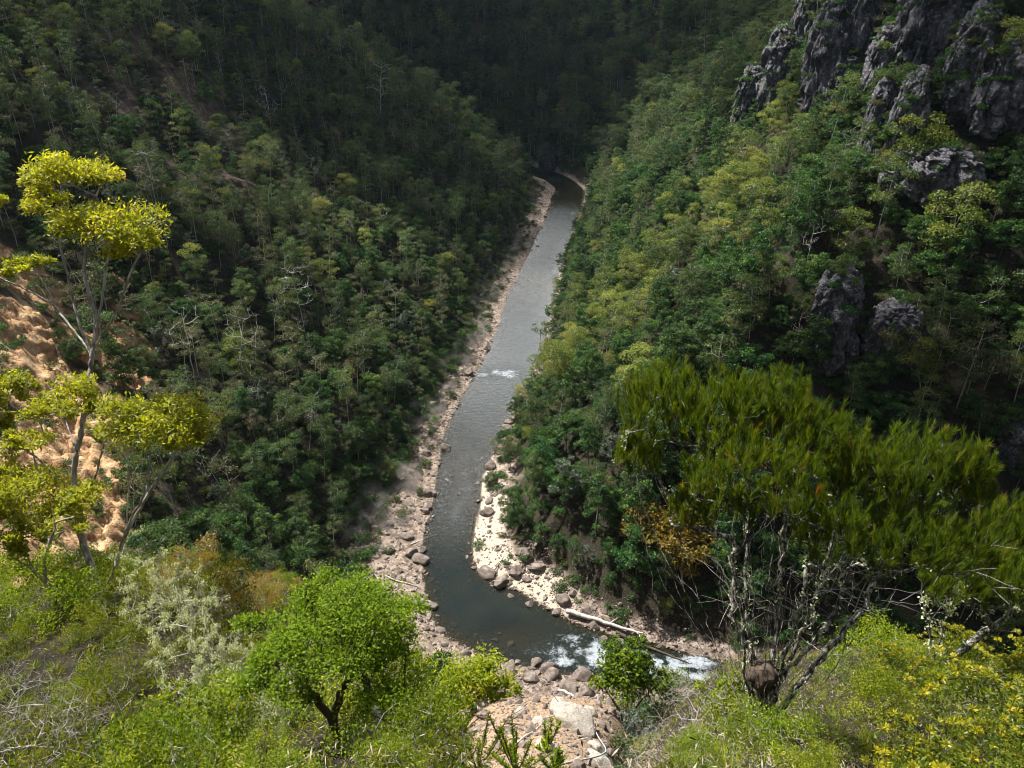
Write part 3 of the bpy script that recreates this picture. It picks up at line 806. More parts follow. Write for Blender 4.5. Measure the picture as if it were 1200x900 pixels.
for k, (u, v, w_, h_, dp, ln, lab) in enumerate([
        (962, 80, 40, 110, .6, .3, "dark rock rib between the two thin ribs of the right slope"),
        (1062, 138, 36, 70, .6, .25, "shadowed rock wall under the broadest crag"),
        (1132, 75, 44, 90, .5, .25, "dark rock wall right of the broadest crag"),
        (905, 98, 34, 84, .6, .3, "dark broken rock face below the leftmost thin rib"),
        (1085, 40, 70, 105, .5, .20, "broadest pale grey crag at the top of the right slope"),
        (1003, 45, 30, 95, .7, .25, "tall narrow grey rock rib left of the broadest crag"),
        (1030, 92, 40, 75, .6, .25, "stepped grey rock buttress below and left of the broadest crag"),
        (937, 38, 24, 80, .7, .3, "leftmost thin grey rock rib near the top of the right slope"),
        (985, 108, 32, 52, .6, .25, "short wedge of grey rock between the thin ribs"),
        (1019, 165, 28, 90, .6, .22, "whitish rock tooth lowest under the stepped buttress"),
        (876, 124, 30, 58, .6, .1, "isolated dark grey crag jutting left from the right slope"),
        (1170, 105, 62, 80, .5, .25, "dark slabby crag behind the yellow tree at the right edge"),
        (1095, 212, 95, 42, .4, .2, "low dark rock band above the leaning white gum"),
        (972, 372, 46, 84, .6, .15, "lichen grey outcrop with a rusty top halfway up the right slope"),
        (986, 412, 26, 34, .6, .1, "small rusty rock wedged under the lichen grey outcrop"),
        (1042, 392, 52, 52, .5, .15, "dark overhung rock right of the lichen grey outcrop"),
        (1186, 515, 26, 40, .5, .2, "small blocky outcrop at the right edge above the needle shrub"),
        (640, 190, 20, 34, .8, .1, "dark rock knob at the head of the river beside the pool")]):
    o, t = crag('rock_crag', u, v, w_, h_, dp, ln, 40 + k * 3, out=.0 if v > 300 else .12)
    o['label'] = lab; o['category'] = 'crag' if k != 17 else 'rock'; o['group'] = 'rock crags on the valley sides'
    CRAGS.append(o)

# shrubs rooted on the ledges of the crags
from mathutils.bvhtree import BVHTree
LEDGE = []
gl_ = np.random.default_rng(321)
for o in CRAGS:
    me_ = o.data; bv = BVHTree.FromPolygons([v.co[:] for v in me_.vertices], [p.vertices[:] for p in me_.polygons])
    bb = np.array([c[:] for c in o.bound_box]); a_, b_ = bb.min(0), bb.max(0)
    for _ in range(int(8 + .6 * (b_[0] - a_[0]) * (b_[1] - a_[1]) * .35)):
        xy = gl_.uniform(a_[:2], b_[:2]); hit = bv.ray_cast(Vector((xy[0], xy[1], b_[2] + 5)), Vector((0, 0, -1)))
        if hit[0] is not None and hit[1].z > .30 and gl_.random() < .9:
            LEDGE.append(np.array(hit[0]) + np.array(o.location))
# the slip of orange earth: a broken shell of rock over the ground
cs = np.array(CLAY_SPINE)
cxs = np.arange(cs[:, 0].min() - 12, cs[:, 0].max() + 10, .33); cys = np.arange(cs[:, 1].min() - 12, cs[:, 1].max() + 10, .33)
CX, CY = np.meshgrid(cxs, cys); CZ, CM = terrain(CX, CY, True)
_, cmask, _, _ = soil_masks(CX, CY, CZ, CM)
qq = np.stack([CX, CY, CZ], -1).reshape(-1, 3)
wq = qq / np.array([2.6, 2.6, 3.4]) + np.stack([fbm3(qq / 4, 5, 3)] * 3, 1) * .7
d1, v1, gp = worley3(wq, 3); e1_, v2, gp2 = worley3(qq / 1.1, 9)
rill = fbm(CX.ravel() * .9 + CY.ravel() * .2, CZ.ravel() * .12, 15, 4)
strata = np.abs(((CZ.ravel() + 2.2 * fbm3(qq / 6, 31, 3)) / 2.3) % 1 - .5)
dz = 1.2 * (strata - .25) + .45 * fbm3(qq / .75, 17, 3) + .5 * v1 + .35 * v2 + .8 * fbm3(qq / 2.2, 6, 5) + .8 * rill - .5 * ss(.10, 0, gp) - .15 * ss(.1, 0, gp2) + .3
Zc = CZ.ravel() + dz * ss(.15, .7, cmask.ravel()) - .9 * ss(.55, .1, cmask.ravel())
idx = np.arange(CX.size).reshape(CX.shape)
qd = np.stack([idx[:-1, :-1], idx[:-1, 1:], idx[1:, 1:], idx[1:, :-1]], -1).reshape(-1, 4)
keepq = cmask.ravel()[qd].max(1) > .1
qd = qd[keepq]; us, inv = np.unique(qd, return_inverse=True)
Vc = np.stack([CX.ravel(), CY.ravel(), Zc], 1)[us]
lo = Vc.min(0)
o = link('eroded_cliff', mesh_from('eroded_cliff', Vc - Vc.mean(0), [inv.reshape(-1, 4)], [M_CLAYROCK], smooth=False), loc=Vc.mean(0))
o['label'] = "bare orange earth and rock cliff behind the big umbrella gum"; o['category'] = 'cliff'

# ------------------------------------------------------------------ stones of the river
RB = [stone_mesh('boulder', M_RIVERROCK, 60 + k, ((1, .8, .55), (.8, 1, .7), (1, .7, .8), (1.2, .8, .45), (.9, .9, .6))[k], 4) for k in range(5)]
gs = np.random.default_rng(77)
bx, by, bs_ = [], [], []
cand_u = [(525, 566, 1.3), (507, 560, .7), (560, 522, .7), (545, 600, .6), (575, 488, .9), (523, 622, .7), (600, 442, 1.0), (585, 441, .9), (612, 446, 1.1), (625, 449, .9), (570, 437, .8), (560, 441, .7),
          (636, 447, .8), (500, 738, .8), (520, 758, .9), (512, 770, .7), (580, 752, .9), (598, 757, 1.0), (585, 745, .6), (706, 752, 1.3), (728, 754, 1.0), (690, 775, .8), (672, 780, .9), (650, 785, 1.0), (720, 790, .8),
          (630, 790, .8), (600, 778, .8), (742, 772, .9), (640, 256, 1.6), (652, 268, 1.3), (668, 258, 1.2), (630, 290, 1.4), (645, 300, 1.2), (620, 330, 1.1), (650, 282, 1.0), (560, 568, .8), (553, 560, .7), (690, 760, .9), (700, 768, 1.0), (716, 764, .8), (670, 766, .8), (680, 756, .7), (735, 762, .9), (750, 775, 1.1), (712, 778, .9), (662, 776, .8), (655, 762, .7), (645, 752, .7), (580, 446, .9), (592, 449, .8), (604, 439, .8), (618, 440, .9), (572, 450, .7), (598, 455, .7), (630, 455, .9), (512, 588, .7), (538, 580, .8), (530, 560, .6), (565, 540, .7), (575, 520, .6), (550, 505, .6), (585, 500, .7), (560, 590, .7), (505, 610, .6), (552, 618, .7), (535, 610, .5), (598, 410, .7), (606, 385, .8), (590, 395, .6), (628, 345, .8), (620, 360, .7), (548, 655, .9), (556, 668, .7), (545, 552, .6)]
for (u, v, s_) in cand_u:
    q, t = ground(u, v); bx.append(q[0]); by.append(q[1]); bs_.append(s_ * .8)
# along both banks
for _ in range(2600):
    i = gs.integers(20, len(RV) - 28); side = gs.choice([-1, 1], p=[.35, .65]); a, b = RV[i], RV[i + 1]
    tg_ = unit((b - a)[:2]); nn_ = np.array([-tg_[1], tg_[0]]) * side
    bk = a[3] if side > 0 else a[4]
    q = a[:2] + nn_ * (a[2] + gs.uniform(-.15, 1.0) * bk) + tg_ * gs.uniform(-3, 3)
    bx.append(q[0]); by.append(q[1]); bs_.append(.28 * gs.pareto(2.6) + .25)
bx, by, bs_ = np.array(bx), np.array(by), np.minimum(np.array(bs_), 1.7)
bz = terrain(bx, by)
pu, pv, pd = project(np.stack([bx, by, bz], -1))
score = bs_ / pd * (pu > 0) * (pu < 1200) * (pv > 0) * (pv < 900) * visible(np.stack([bx, by, bz + .5], -1), .3)
score[:len(cand_u)] += 10
order = np.argsort(-score); nb = 160
BOULDERS = []
for k, i in enumerate(order[:nb]):
    o = link('boulder', RB[gs.integers(0, 5)], loc=(bx[i], by[i], bz[i] + bs_[i] * .12))
    o.rotation_euler = (gs.normal(0, .25), gs.normal(0, .25), gs.uniform(0, 6.28)); o.scale = (bs_[i],) * 3
    BOULDERS.append((o, i))
# the small stones: uncountable
n = 15000
ii = gs.integers(18, len(RV) - 26, n); side = gs.choice([-1, 1], n, p=[.35, .65])
A_, B_ = RV[ii], RV[ii + 1]; tgv = unit((B_ - A_)[:, :2]); nv_ = np.stack([-tgv[:, 1], tgv[:, 0]], 1) * side[:, None]
bk = np.where(side > 0, A_[:, 3], A_[:, 4])
qq = A_[:, :2] + nv_ * (A_[:, 2] + gs.uniform(-.35, 1.15, n) * bk)[:, None] + tgv * gs.uniform(-3, 3, n)[:, None]
cz = terrain(qq[:, 0], qq[:, 1])
cs_ = np.minimum(.10 + .10 * gs.pareto(2.2, n), .5)
kk = visible(np.stack([qq[:, 0], qq[:, 1], cz + .5], -1), 1.0)
# and the gully of rubble under the lookout
gq = np.stack([gs.uniform(-9, 20, 16000), gs.uniform(24, 92, 16000)], 1); gz, gm = terrain(gq[:, 0], gq[:, 1], True)  # noqa
gk = (gm['gul'] + .25 * gm['n2'] > .45) & (gm['t'] > 1) & (gs.random(16000) < .6)
pos = np.vstack([np.c_[qq, cz][kk], np.c_[gq, gz][gk]]); sz = np.concatenate([cs_[kk], np.minimum(.07 + .08 * gs.pareto(2.3, gk.sum()), .6)])
points_cloud('river_gravel', pos + np.c_[sz * 0, sz * 0, sz * .1], gs.uniform(0, 6.28, len(pos)), sz, gs.integers(0, 5, len(pos)), [[next(o for o, _ in BOULDERS if o.data is m_)] for m_ in RB],
             tilt=gs.normal(0, .35, (len(pos), 2)))

# ------------------------------------------------------------------ drift logs
def log_mesh(name, L, r, branches=0, bend=.05, mat='dead', sides=8):
    s = Skeleton()
    s.guide([(-L / 2, 0, 0), (-L / 6, bend * L * rng.normal(0, 1), bend * L * .3), (L / 6, bend * L * rng.normal(0, 1), .0), (L / 2, bend * L * rng.normal(0, 1), bend * L * .4)], step=L / 14, wob=r * .12)
    n0 = len(s.p)
    for _ in range(branches):
        j = int(rng.integers(n0 // 2, n0)); a = s.p[j]
        s.guide([a, a + np.array([rng.uniform(.05, .12) * L, rng.normal(0, .10) * L, rng.uniform(.0, .10) * L])], attach=j, step=L / 16, wob=r * .1)
    rr = np.array([r * (1.0 - .6 * (p[0] / L + .5)) for p in s.p]); rr[n0:] *= .4
    V, Fq = s.tubes(np.maximum(rr, r * .12), sides, .6)
    return mesh_from(name, V, [Fq], [BM[mat]], smooth=True)

def lay_log(p, q, r, branches, mat='dead', lift=None, name='fallen_log'):
    p, q = np.asarray(p, float), np.asarray(q, float); d = q - p; L = float(np.linalg.norm(d))
    o = link(name, log_mesh(name, L, r, branches, mat=mat), loc=(p + q) / 2 + np.array([0, 0, r * .7 if lift is None else lift]))
    o.rotation_euler = Vector(d).to_track_quat('X', 'Z').to_euler()
    return o
def log_px(u1, v1, u2, v2, r, br, mat='dead', lift=None):
    a, _ = ground(u1, v1); b, _ = ground(u2, v2); return lay_log(a, b, r, br, mat, lift)
LOGS = [(log_px(664, 722, 752, 752, .42, 2, lift=.75), "long pale forked log lying across the rapids"),
        (log_px(722, 746, 806, 783, .30, 2, 'dark', lift=.5), "dark wet log below the long pale forked log"),
        (log_px(548, 596, 560, 640, .10, 1, 'dark', lift=.4), "thin dark stick lying on the upper end of the right sandbar"),
        (log_px(572, 676, 592, 655, .12, 1, 'dark', lift=.3), "short dark branch lying across the right sandbar"),
        (log_px(110, 48, 172, 96, .22, 3), "long bleached trunk fallen high on the left slope"),
        (log_px(156, 188, 200, 216, .2, 2), "bleached trunk fallen below the rusty scree on the left slope"),
        (log_px(480, 640, 512, 628, .12, 2), "small bleached log on the left gravel bank"),
        (log_px(452, 676, 490, 690, .14, 1), "bleached driftwood near the lower end of the left gravel bank")]
for o, lab in LOGS:
    o['label'] = lab; o['category'] = 'log'; o['group'] = 'fallen logs and driftwood'
fx, fy, fz, fm_, fu, fv, fd, g = forest_sites()
for (cx, cyy, cr) in CLIFF_PIX:
    k = np.hypot(fx - cx, fy - cyy) > cr
    fx, fy, fz, fu, fv, fd = fx[k], fy[k], fz[k], fu[k], fv[k], fd[k]; fm_ = {a: b[k] for a, b in fm_.items()}
nF = len(fx)
KN = list(FOREST_KINDS)
left = fm_['left']
# the mix of kinds over the valley
pn = fbm(fx / 28, fy / 28, 123, 3)
pn2 = fbm(fx / 40, fy / 40, 133, 3)
# band along the right spur where gums get paler leaves, sunlight put into colour
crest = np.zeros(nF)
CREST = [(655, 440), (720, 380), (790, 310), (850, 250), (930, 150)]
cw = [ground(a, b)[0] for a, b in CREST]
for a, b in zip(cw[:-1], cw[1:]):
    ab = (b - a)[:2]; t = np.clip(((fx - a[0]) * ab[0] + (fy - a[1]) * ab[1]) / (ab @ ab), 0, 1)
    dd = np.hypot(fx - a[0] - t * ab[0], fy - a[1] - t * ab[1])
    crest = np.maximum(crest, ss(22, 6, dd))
W = np.zeros((nF, len(KN)))
W[:, KN.index('gum_tree')] = np.where(left, 1.0 + pn, .55 + .6 * pn) + (fy > 330) * 1.2
W[:, KN.index('leafy_tree')] = np.where(left, .30 - .6 * pn + .5 * ss(50, 10, fm_['h']), 1.6 - .6 * pn)
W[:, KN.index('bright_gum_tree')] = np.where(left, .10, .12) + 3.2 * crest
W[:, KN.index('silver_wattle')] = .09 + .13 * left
W[:, KN.index('olive_gum_tree')] = np.where(left, .70 + .7 * pn2, .16)
W[:, KN.index('dead_tree')] = np.where(left, .24, .06)
W = np.clip(W, .01, None); W /= W.sum(1, keepdims=True)
kidx = (np.cumsum(W, 1) < g.random(nF)[:, None]).sum(1).clip(0, len(KN) - 1)
var = g.integers(0, 100, nF)
scl = g.uniform(.42, 1.12, nF) * np.where(fy > 330, 1.22, 1.0) * np.where(fm_['h'] < 4, .6, 1) * np.where(left, 1.0, 1.18) * np.where((fd < 75), .8, 1.0)
rot = g.uniform(0, 6.283, nF)
size = np.array([FOREST_KINDS[KN[k]][var[i] % len(FOREST_KINDS[KN[k]])][2] for i, k in enumerate(kidx)]) * scl / fd
inside = (fu > 0) & (fu < 1200) & (fv > 0) & (fv < 900)
clear = visible(np.stack([fx, fy, fz + 6], -1), .5)
rank = np.argsort(-(size * inside * clear))
N_SOLO = 275
solo = rank[:N_SOLO]
SOLO = []                 # (object, kind, x, y, z)
for i in solo:
    kind = KN[kidx[i]]; tm, cm, h = FOREST_KINDS[kind][var[i] % len(FOREST_KINDS[kind])]
    if cm is None:
        o = link(kind, tm)
    else:
        o = link(kind, None)
        link('trunk', tm, o); link('crown', cm, o)
    o.location = (fx[i], fy[i], fz[i]); o.rotation_euler = (g.normal(0, .04), g.normal(0, .04), rot[i]); o.scale = (scl[i],) * 3
    SOLO.append([o, kind, i, h * scl[i]])
# everything beyond the largest: one mass of forest, instanced from the same meshes
srcs, smap = [], {}
for o, kind, i, hh_ in SOLO:
    key = (kind, var[i] % len(FOREST_KINDS[kind]))
    if key not in smap:
        smap[key] = len(srcs); srcs.append([c for c in o.children] if o.type == 'EMPTY' else [o])
rest = np.setdiff1d(np.arange(nF), solo)
keys = [(KN[kidx[i]], var[i] % len(FOREST_KINDS[KN[kidx[i]]])) for i in rest]
okk = np.array([k in smap for k in keys]); rest = rest[okk]; keys = [k for k in keys if k in smap]
points_cloud('forest', np.stack([fx, fy, fz], 1)[rest], rot[rest], scl[rest], [smap[k] for k in keys], srcs)
print("forest", nF, "solo", len(SOLO), "rest", len(rest), {k: sum(1 for s_ in SOLO if s_[1] == k) for k in KN})

# undergrowth: low bushes between the trees, uncountable
def bush_mesh(name, n, L, Wd, rad, leaf, bark='dark', nst=6):
    cl = [((rng.normal(0, .45 * rad), rng.normal(0, .45 * rad), rad * rng.uniform(.25, .75)), np.array([1, 1, .75]) * rad * rng.uniform(.4, .65)) for _ in range(n)]
    cl = [(np.array(c), r) for c, r in cl]
    s = Skeleton(); s.guide([(0, 0, -.3), (0, 0, .12 * rad)], step=.1)
    s.reach(np.array([c for c, r in cl]), step=.25)
    tv, tf = s.tubes(s.radii(.012, 2.2), 3)
    lv, lf, lt = clumps_leaves(cl, 150, L, Wd, top=-.3)
    V, Fq, T, Mi = merge([(lv, lf, lt, 0), (tv, tf, None, 1)])
    return mesh_from(name, V, [Fq], [LM[leaf], BM[bark]], Mi, tint=T)
UB = [bush_mesh("undergrowth_bush", 9, .26, .13, 1.3, k) for k in ('dense', 'gum', 'olive', 'dense')]
ux, uy, gu = scatter(2.3, -230, 230, 30, 560, 15)
uz, um = site(ux, uy); gr, cl, gl, sc = soil_masks(ux, uy, uz, um)
uu, uv, ud = project(np.stack([ux, uy, uz], -1))
ku = (um['t'] > um['bank'] * np.where(uy > 120, .30, .45)) & (gu.random(len(ux)) > ss(2.5, -2.5, um['t'] - um['bank']) * np.where(uy > 120, .40, .55)) & (cl + .4 * (gu.random(len(ux)) - .5) < .5) & (gl < .3) & (um['knob'] < .3) & (ud > 15) & (uu > -120) & (uu < 1320) & (uv > -50) & (uv < 1000) & (gu.random(len(ux)) > sc * .85) & (gu.random(len(ux)) < np.where(uy > 330, .4, .9))
ku &= visible(np.stack([ux, uy, uz + 3], -1), 3.0)
UBO = []
bush_spots = [(560, 640), (450, 600), (700, 600), (400, 560)]
for mshb, (a, b) in zip(UB, bush_spots):
    q, _ = ground(a, b); UBO.append(link('undergrowth_bush', mshb, loc=q))
bi = np.flatnonzero(ku)
pick = np.where(um['left'][bi], gu.choice(4, len(bi), p=[.25, .35, .3, .1]), gu.choice(4, len(bi), p=[.5, .15, .1, .25]))
LEDGE = np.array(LEDGE)
ck = []                       # bushes on the slip of orange earth
for (a, b, r_) in CLAY_SPINE:
    for _ in range(9):
        x_, y_ = a + gu.normal(0, .8) * r_, b + gu.normal(0, .8) * r_; ck.append((x_, y_, float(terrain(np.array([x_]), np.array([y_]))[0]) + .7))
for _ in range(900):          # scrub along the top of the left gravel bank
    i_ = int(gu.integers(40, len(RV) - 30)); a_, b_ = RV[i_], RV[i_ + 1]; t_ = unit((b_ - a_)[:2]); q_ = a_[:2] + np.array([-t_[1], t_[0]]) * (a_[2] + gu.uniform(.8, 2.3) * a_[3]) + t_ * gu.uniform(-3, 3)
    ck.append((q_[0], q_[1], float(H(q_[0], q_[1])) - .05))
ck = np.array(ck)
upos = np.vstack([np.stack([ux, uy, uz], 1)[bi], LEDGE, ck]); nl = len(LEDGE) + len(ck)
pick = np.concatenate([pick, gu.choice(4, nl, p=[.4, .2, .1, .3])])
points_cloud('undergrowth', upos, gu.uniform(0, 6.28, len(upos)), np.concatenate([gu.uniform(.5, 1.15, len(bi)), gu.uniform(.5, 1.3, len(LEDGE)), gu.uniform(.4, 1.2, len(ck))]), pick, [[o] for o in UBO])
print("undergrowth", len(bi))
# ------------------------------------------------------------------ the plants on the lookout's own slope
LM['umbrella'] = leaf_mat("umbrella_gum_leaves", [(0, (.09, .11, .010)), (.35, (.21, .235, .014)), (.7, (.35, .36, .022)), (.9, (.46, .42, .05)), (1, (.42, .25, .11))], .5, rough=.5, spec=.3)
LM['lime_bush'] = leaf_mat("lime_bush_leaves", [(0, (.05, .085, .008)), (.4, (.14, .205, .012)), (.75, (.25, .30, .018)), (1, (.38, .36, .05))], .45, rough=.6, spec=.12, vary=.25, hue=.015)
LM['heath'] = leaf_mat("heath_leaves", [(0, (.022, .045, .005)), (.45, (.115, .175, .009)), (.8, (.28, .32, .016)), (1, (.34, .30, .05))], .4, rough=.6, spec=.12, vary=.34, hue=.02)
LM['rust'] = leaf_mat("rusty_bush_leaves", [(0, (.06, .06, .010)), (.4, (.15, .125, .014)), (.75, (.25, .17, .022)), (1, (.34, .17, .04))], .45, rough=.45)
LM['yellow'] = leaf_mat("yellow_rosette_leaves", [(0, (.06, .10, .010)), (.4, (.15, .19, .014)), (.62, (.36, .34, .018)), (1, (.56, .48, .03))], .4, rough=.42, spec=.45)
LM['needle'] = leaf_mat("needle_shrub_leaves", [(0, (.030, .056, .006)), (.45, (.078, .120, .008)), (.8, (.135, .18, .014)), (.93, (.20, .19, .02)), (1, (.26, .10, .015))], .45, rough=.5, spec=.3)
LM['lichen'] = leaf_mat("beard_lichen", [(0, (.30, .34, .22)), (.5, (.50, .54, .36)), (1, (.68, .69, .50))], .25, rough=.9, spec=.1)
BM['gumtrunk'] = bark_mat("umbrella_gum_bark", [(.30, (.10, .080, .066)), (.45, (.22, .19, .165)), (.58, (.40, .365, .33)), (.75, (.60, .57, .53))], 9.0, .12)
BM['stem'] = bark_mat("dark_lichened_stem", [(.35, (.022, .018, .015)), (.47, (.075, .062, .052)), (.55, (.28, .27, .23)), (.70, (.52, .52, .44))], 26.0, .45)
BM['twig'] = bark_mat("grey_twig", [(.3, (.22, .20, .18)), (.6, (.42, .39, .36)), (.8, (.58, .55, .51))], 14.0, .4)
BM['brown'] = bark_mat("brown_bush_bark", [(.3, (.035, .024, .017)), (.6, (.10, .075, .055)), (.8, (.21, .17, .14))], 14.0, .3)

def px_poly(pl, D0):
    return np.array([P(u, v, D0 + dd) for (u, v, dd) in pl])

def hero_leaves(crowns, D0, n_per, Lpx, Wpx, tint_mu=.55, top=-.2, shell=.55, flat=.45, sd=.16, droop=.1):
    """crowns: (u, v, ru, rv, depth offset) in the photograph; gives leaves and the tips for twigs"""
    Vs, Fs, Ts, tips, n0 = [], [], [], [], 0
    for (u, v, ru, rv, dd) in crowns:
        D = D0 + dd; k = D / F
        c = P(u, v, D); r = np.array([ru, ru * .9, rv * 1.2]) * k
        # several clumps inside the crown, so that it has an uneven outline and gaps
        nsub = max(5, int(ru * rv / 62))
        sub = ellipsoid_pts(nsub, c, r * .84, .35, -.30)
        rs = np.array([.33 * r[0], .33 * r[1], .36 * r[2]])
        for q in sub:
            rq = np.maximum(rs * rng.uniform(.55, 1.35), [.10, .10, .07])
            n = max(10, int(n_per * ru * rv / nsub / 1000))
            C = ellipsoid_pts(n, q, rq, shell, top) + rng.normal(0, .16 * rq[0], (n, 3))
            A = unit((C - q) / rq + rng.normal(0, .8, (n, 3)) - np.array([0, 0, droop]))
            Nn = rng.normal(0, 1, (n, 3)) * flat + np.array([0, 0, .8]) + unit(C - q) * .3
            vv, ff, tt = leaves(C, A, Lpx * k * rng.uniform(.65, 1.35, n), Wpx * k * rng.uniform(.7, 1.3, n), tint_mu + rng.normal(0, .09) + rng.normal(0, sd, n), Nn)
            Vs.append(vv); Fs.append(ff + n0); Ts.append(tt); n0 += len(vv)
            tips.append(q); tips.extend(list(ellipsoid_pts(3, q, rq * .6, .5, -.6)))
    return np.vstack(Vs), np.vstack(Fs), np.concatenate(Ts), np.array(tips)

def hero_tree(name, guides, crowns, base_uv, D0=None, n_per=900, Lpx=7, Wpx=2.6, tip=.004, expo=2.1, rmax=None, leaf='umbrella', bark='gumtrunk', step=.12, sides=7, tint=.55, wob=.006, top=-.25, droop=.1, twist=None, extra=None):
    b, t = ground(*base_uv); D0 = D0 or t
    print(name, base_uv, D0)
    zz_ = max(1.0, D0 / 14); step = step * zz_; tip = tip * zz_; wob = wob * zz_; rmax = rmax and rmax * zz_
    s = Skeleton(); ends = {}
    for gi_, (att, pl) in enumerate(guides):
        q = px_poly(pl, D0)
        if att is None:
            q[0] = b - np.array([0, 0, .25]); ends[gi_] = s.guide(q, step=step, wob=wob)
        else:
            j = s.nearest(q[0]); q[0] = s.p[j]; ends[gi_] = s.guide(q, attach=j, step=step, wob=wob)
    lv, lf, lt, tips = hero_leaves(crowns, D0, n_per, Lpx, Wpx, tint, top=top, droop=droop)
    s.reach(tips, step=step * 1.6, wob=.10, up=.25, minfrac=.25)
    r = s.radii(tip, expo, rmax)
    tv, tf = s.tubes(r, sides)
    o = link(name, None, loc=b)
    link('trunk', mesh_from(name + '_trunk', tv - b, [tf], [BM[bark]], smooth=True), o)
    link('crown', mesh_from(name + '_crown', lv - b, [lf], [LM[leaf]], tint=lt), o)
    return o, b, D0

HERO = []
# the big umbrella gum
G = [(None, [(120, 714, 0), (112, 680, .05), (98, 640, .1), (88, 595, .1), (86, 545, .0), (96, 505, -.1), (103, 455, -.1), (108, 418, -.1)]),
     (0, [(108, 418, -.1), (96, 398, .1), (62, 358, .4), (24, 304, .7), (-14, 280, .9)]),
     (0, [(108, 418, -.1), (113, 385, -.15), (112, 345, -.2), (106, 305, -.2), (90, 250, -.3), (72, 222, -.3)]),
     (2, [(113, 385, -.15), (120, 350, -.4), (124, 310, -.5), (132, 288, -.5)]),
     (1, [(62, 358, .4), (34, 340, .3), (-10, 322, .2)]),
     (0, [(86, 520, .0), (62, 458, .5), (28, 418, .9), (-12, 395, 1.1)]),
     (0, [(120, 708, 0), (92, 702, -.2), (62, 690, -.3), (28, 660, -.4), (-12, 640, -.5)]),
     (6, [(56, 687, -.3), (52, 655, -.5), (66, 615, -.6), (60, 588, -.6)]),
     (0, [(122, 706, 0), (134, 668, -.2), (146, 628, -.4), (166, 590, -.6), (186, 545, -.7)]),
     (8, [(146, 628, -.4), (150, 585, -.7), (152, 545, -.9)]),
     (0, [(88, 600, .1), (72, 560, .5), (36, 530, .9), (2, 512, 1.0)]),
     (0, [(92, 622, .1), (66, 612, .4), (30, 600, .7)]),
     (0, [(108, 420, -.1), (90, 372, .0), (78, 318, .1), (62, 250, .1), (48, 226, .1)]), (2, [(112, 372, -.15), (98, 322, -.3), (104, 262, -.4), (116, 222, -.5)]),
     (0, [(112, 410, -.1), (136, 368, -.5), (152, 322, -.7), (166, 292, -.8)]), (1, [(70, 366, .35), (52, 330, .3), (40, 318, .4)]),
     (8, [(160, 600, -.6), (186, 560, -.7), (214, 520, -.6)]), (8, [(138, 655, -.3), (150, 615, -.5), (172, 575, -.9), (176, 530, -.9)]),
     (6, [(40, 672, -.35), (26, 640, -.2), (20, 600, .1), (8, 560, .6)]), (5, [(62, 458, .5), (50, 470, .8), (18, 470, 1.0)]), (0, [(88, 590, .1), (112, 560, -.3), (124, 510, -.4), (118, 480, -.3)])]
C = [(78, 208, 62, 25, -.3), (42, 222, 28, 20, .2), (112, 214, 30, 17, -.5), (128, 272, 74, 28, -.5), (92, 266, 40, 20, -.1), (165, 290, 34, 20, -.8), (-8, 242, 26, 22, 1.0), (35, 313, 34, 15, .4), (0, 322, 20, 12, .7),
     (188, 502, 66, 36, -.7), (150, 492, 42, 28, -.9), (222, 515, 32, 22, -.6), (92, 465, 40, 24, -.1), (14, 462, 36, 30, 1.0), (0, 500, 22, 26, 1.0), (40, 580, 66, 30, .3), (92, 590, 36, 22, -.6), (8, 610, 26, 40, -.4), (10, 560, 30, 24, .9), (60, 240, 36, 16, .2), (150, 292, 40, 18, -.3), (212, 485, 36, 20, -.4), (60, 485, 34, 22, .4), (30, 520, 34, 20, .6), (70, 610, 44, 20, 0), (30, 640, 30, 22, -.5), (120, 480, 30, 16, -.3)]
o, b, D_GUM = hero_tree('umbrella_gum_tree', G, C, (120, 722), n_per=1750, Lpx=6.0, Wpx=2.3, tip=.0040, expo=2.12, rmax=.24)
HERO.append((o, "big forked gum with yellow umbrella crowns in front of the orange cliff", 'tree', None))
print('gum depth', D_GUM, b)
# the rounded lime bush-tree
G = [(None, [(402, 890, 0), (392, 862, 0), (390, 838, .0), (402, 805, -.1), (428, 772, -.2), (440, 740, -.3)]),
     (0, [(402, 888, 0), (412, 855, .1), (424, 815, .2), (446, 775, .3), (462, 740, .3)]),
     (0, [(392, 850, 0), (378, 828, -.1), (360, 806, -.2), (345, 770, -.2)]),
     (1, [(414, 850, .1), (432, 840, .2), (430, 800, .2), (415, 760, .2)])]
C = [(412, 716, 76, 38, 0), (452, 735, 50, 36, .3), (372, 724, 50, 30, .3), (348, 762, 44, 28, -.2), (400, 765, 62, 30, -.2), (460, 775, 34, 22, .2), (428, 695, 40, 20, .4), (318, 770, 36, 24, .1), (300, 800, 34, 24, .1), (345, 815, 36, 22, -.3), (470, 805, 34, 24, .2), (438, 828, 24, 16, .4), (372, 690, 30, 16, .2), (480, 720, 24, 18, .5), (300, 735, 26, 16, .4)]
o, b, D_B = hero_tree('lime_bush', G, C, (402, 886), n_per=1500, Lpx=4.8, Wpx=2.1, tip=.0035, expo=2.0, rmax=.05, leaf='lime_bush', bark='brown', step=.08, tint=.40, top=-.45)
HERO.append((o, "rounded lime green bush with dark twisted stems above the river bend", 'bush', None))
print('bush depth', D_B)
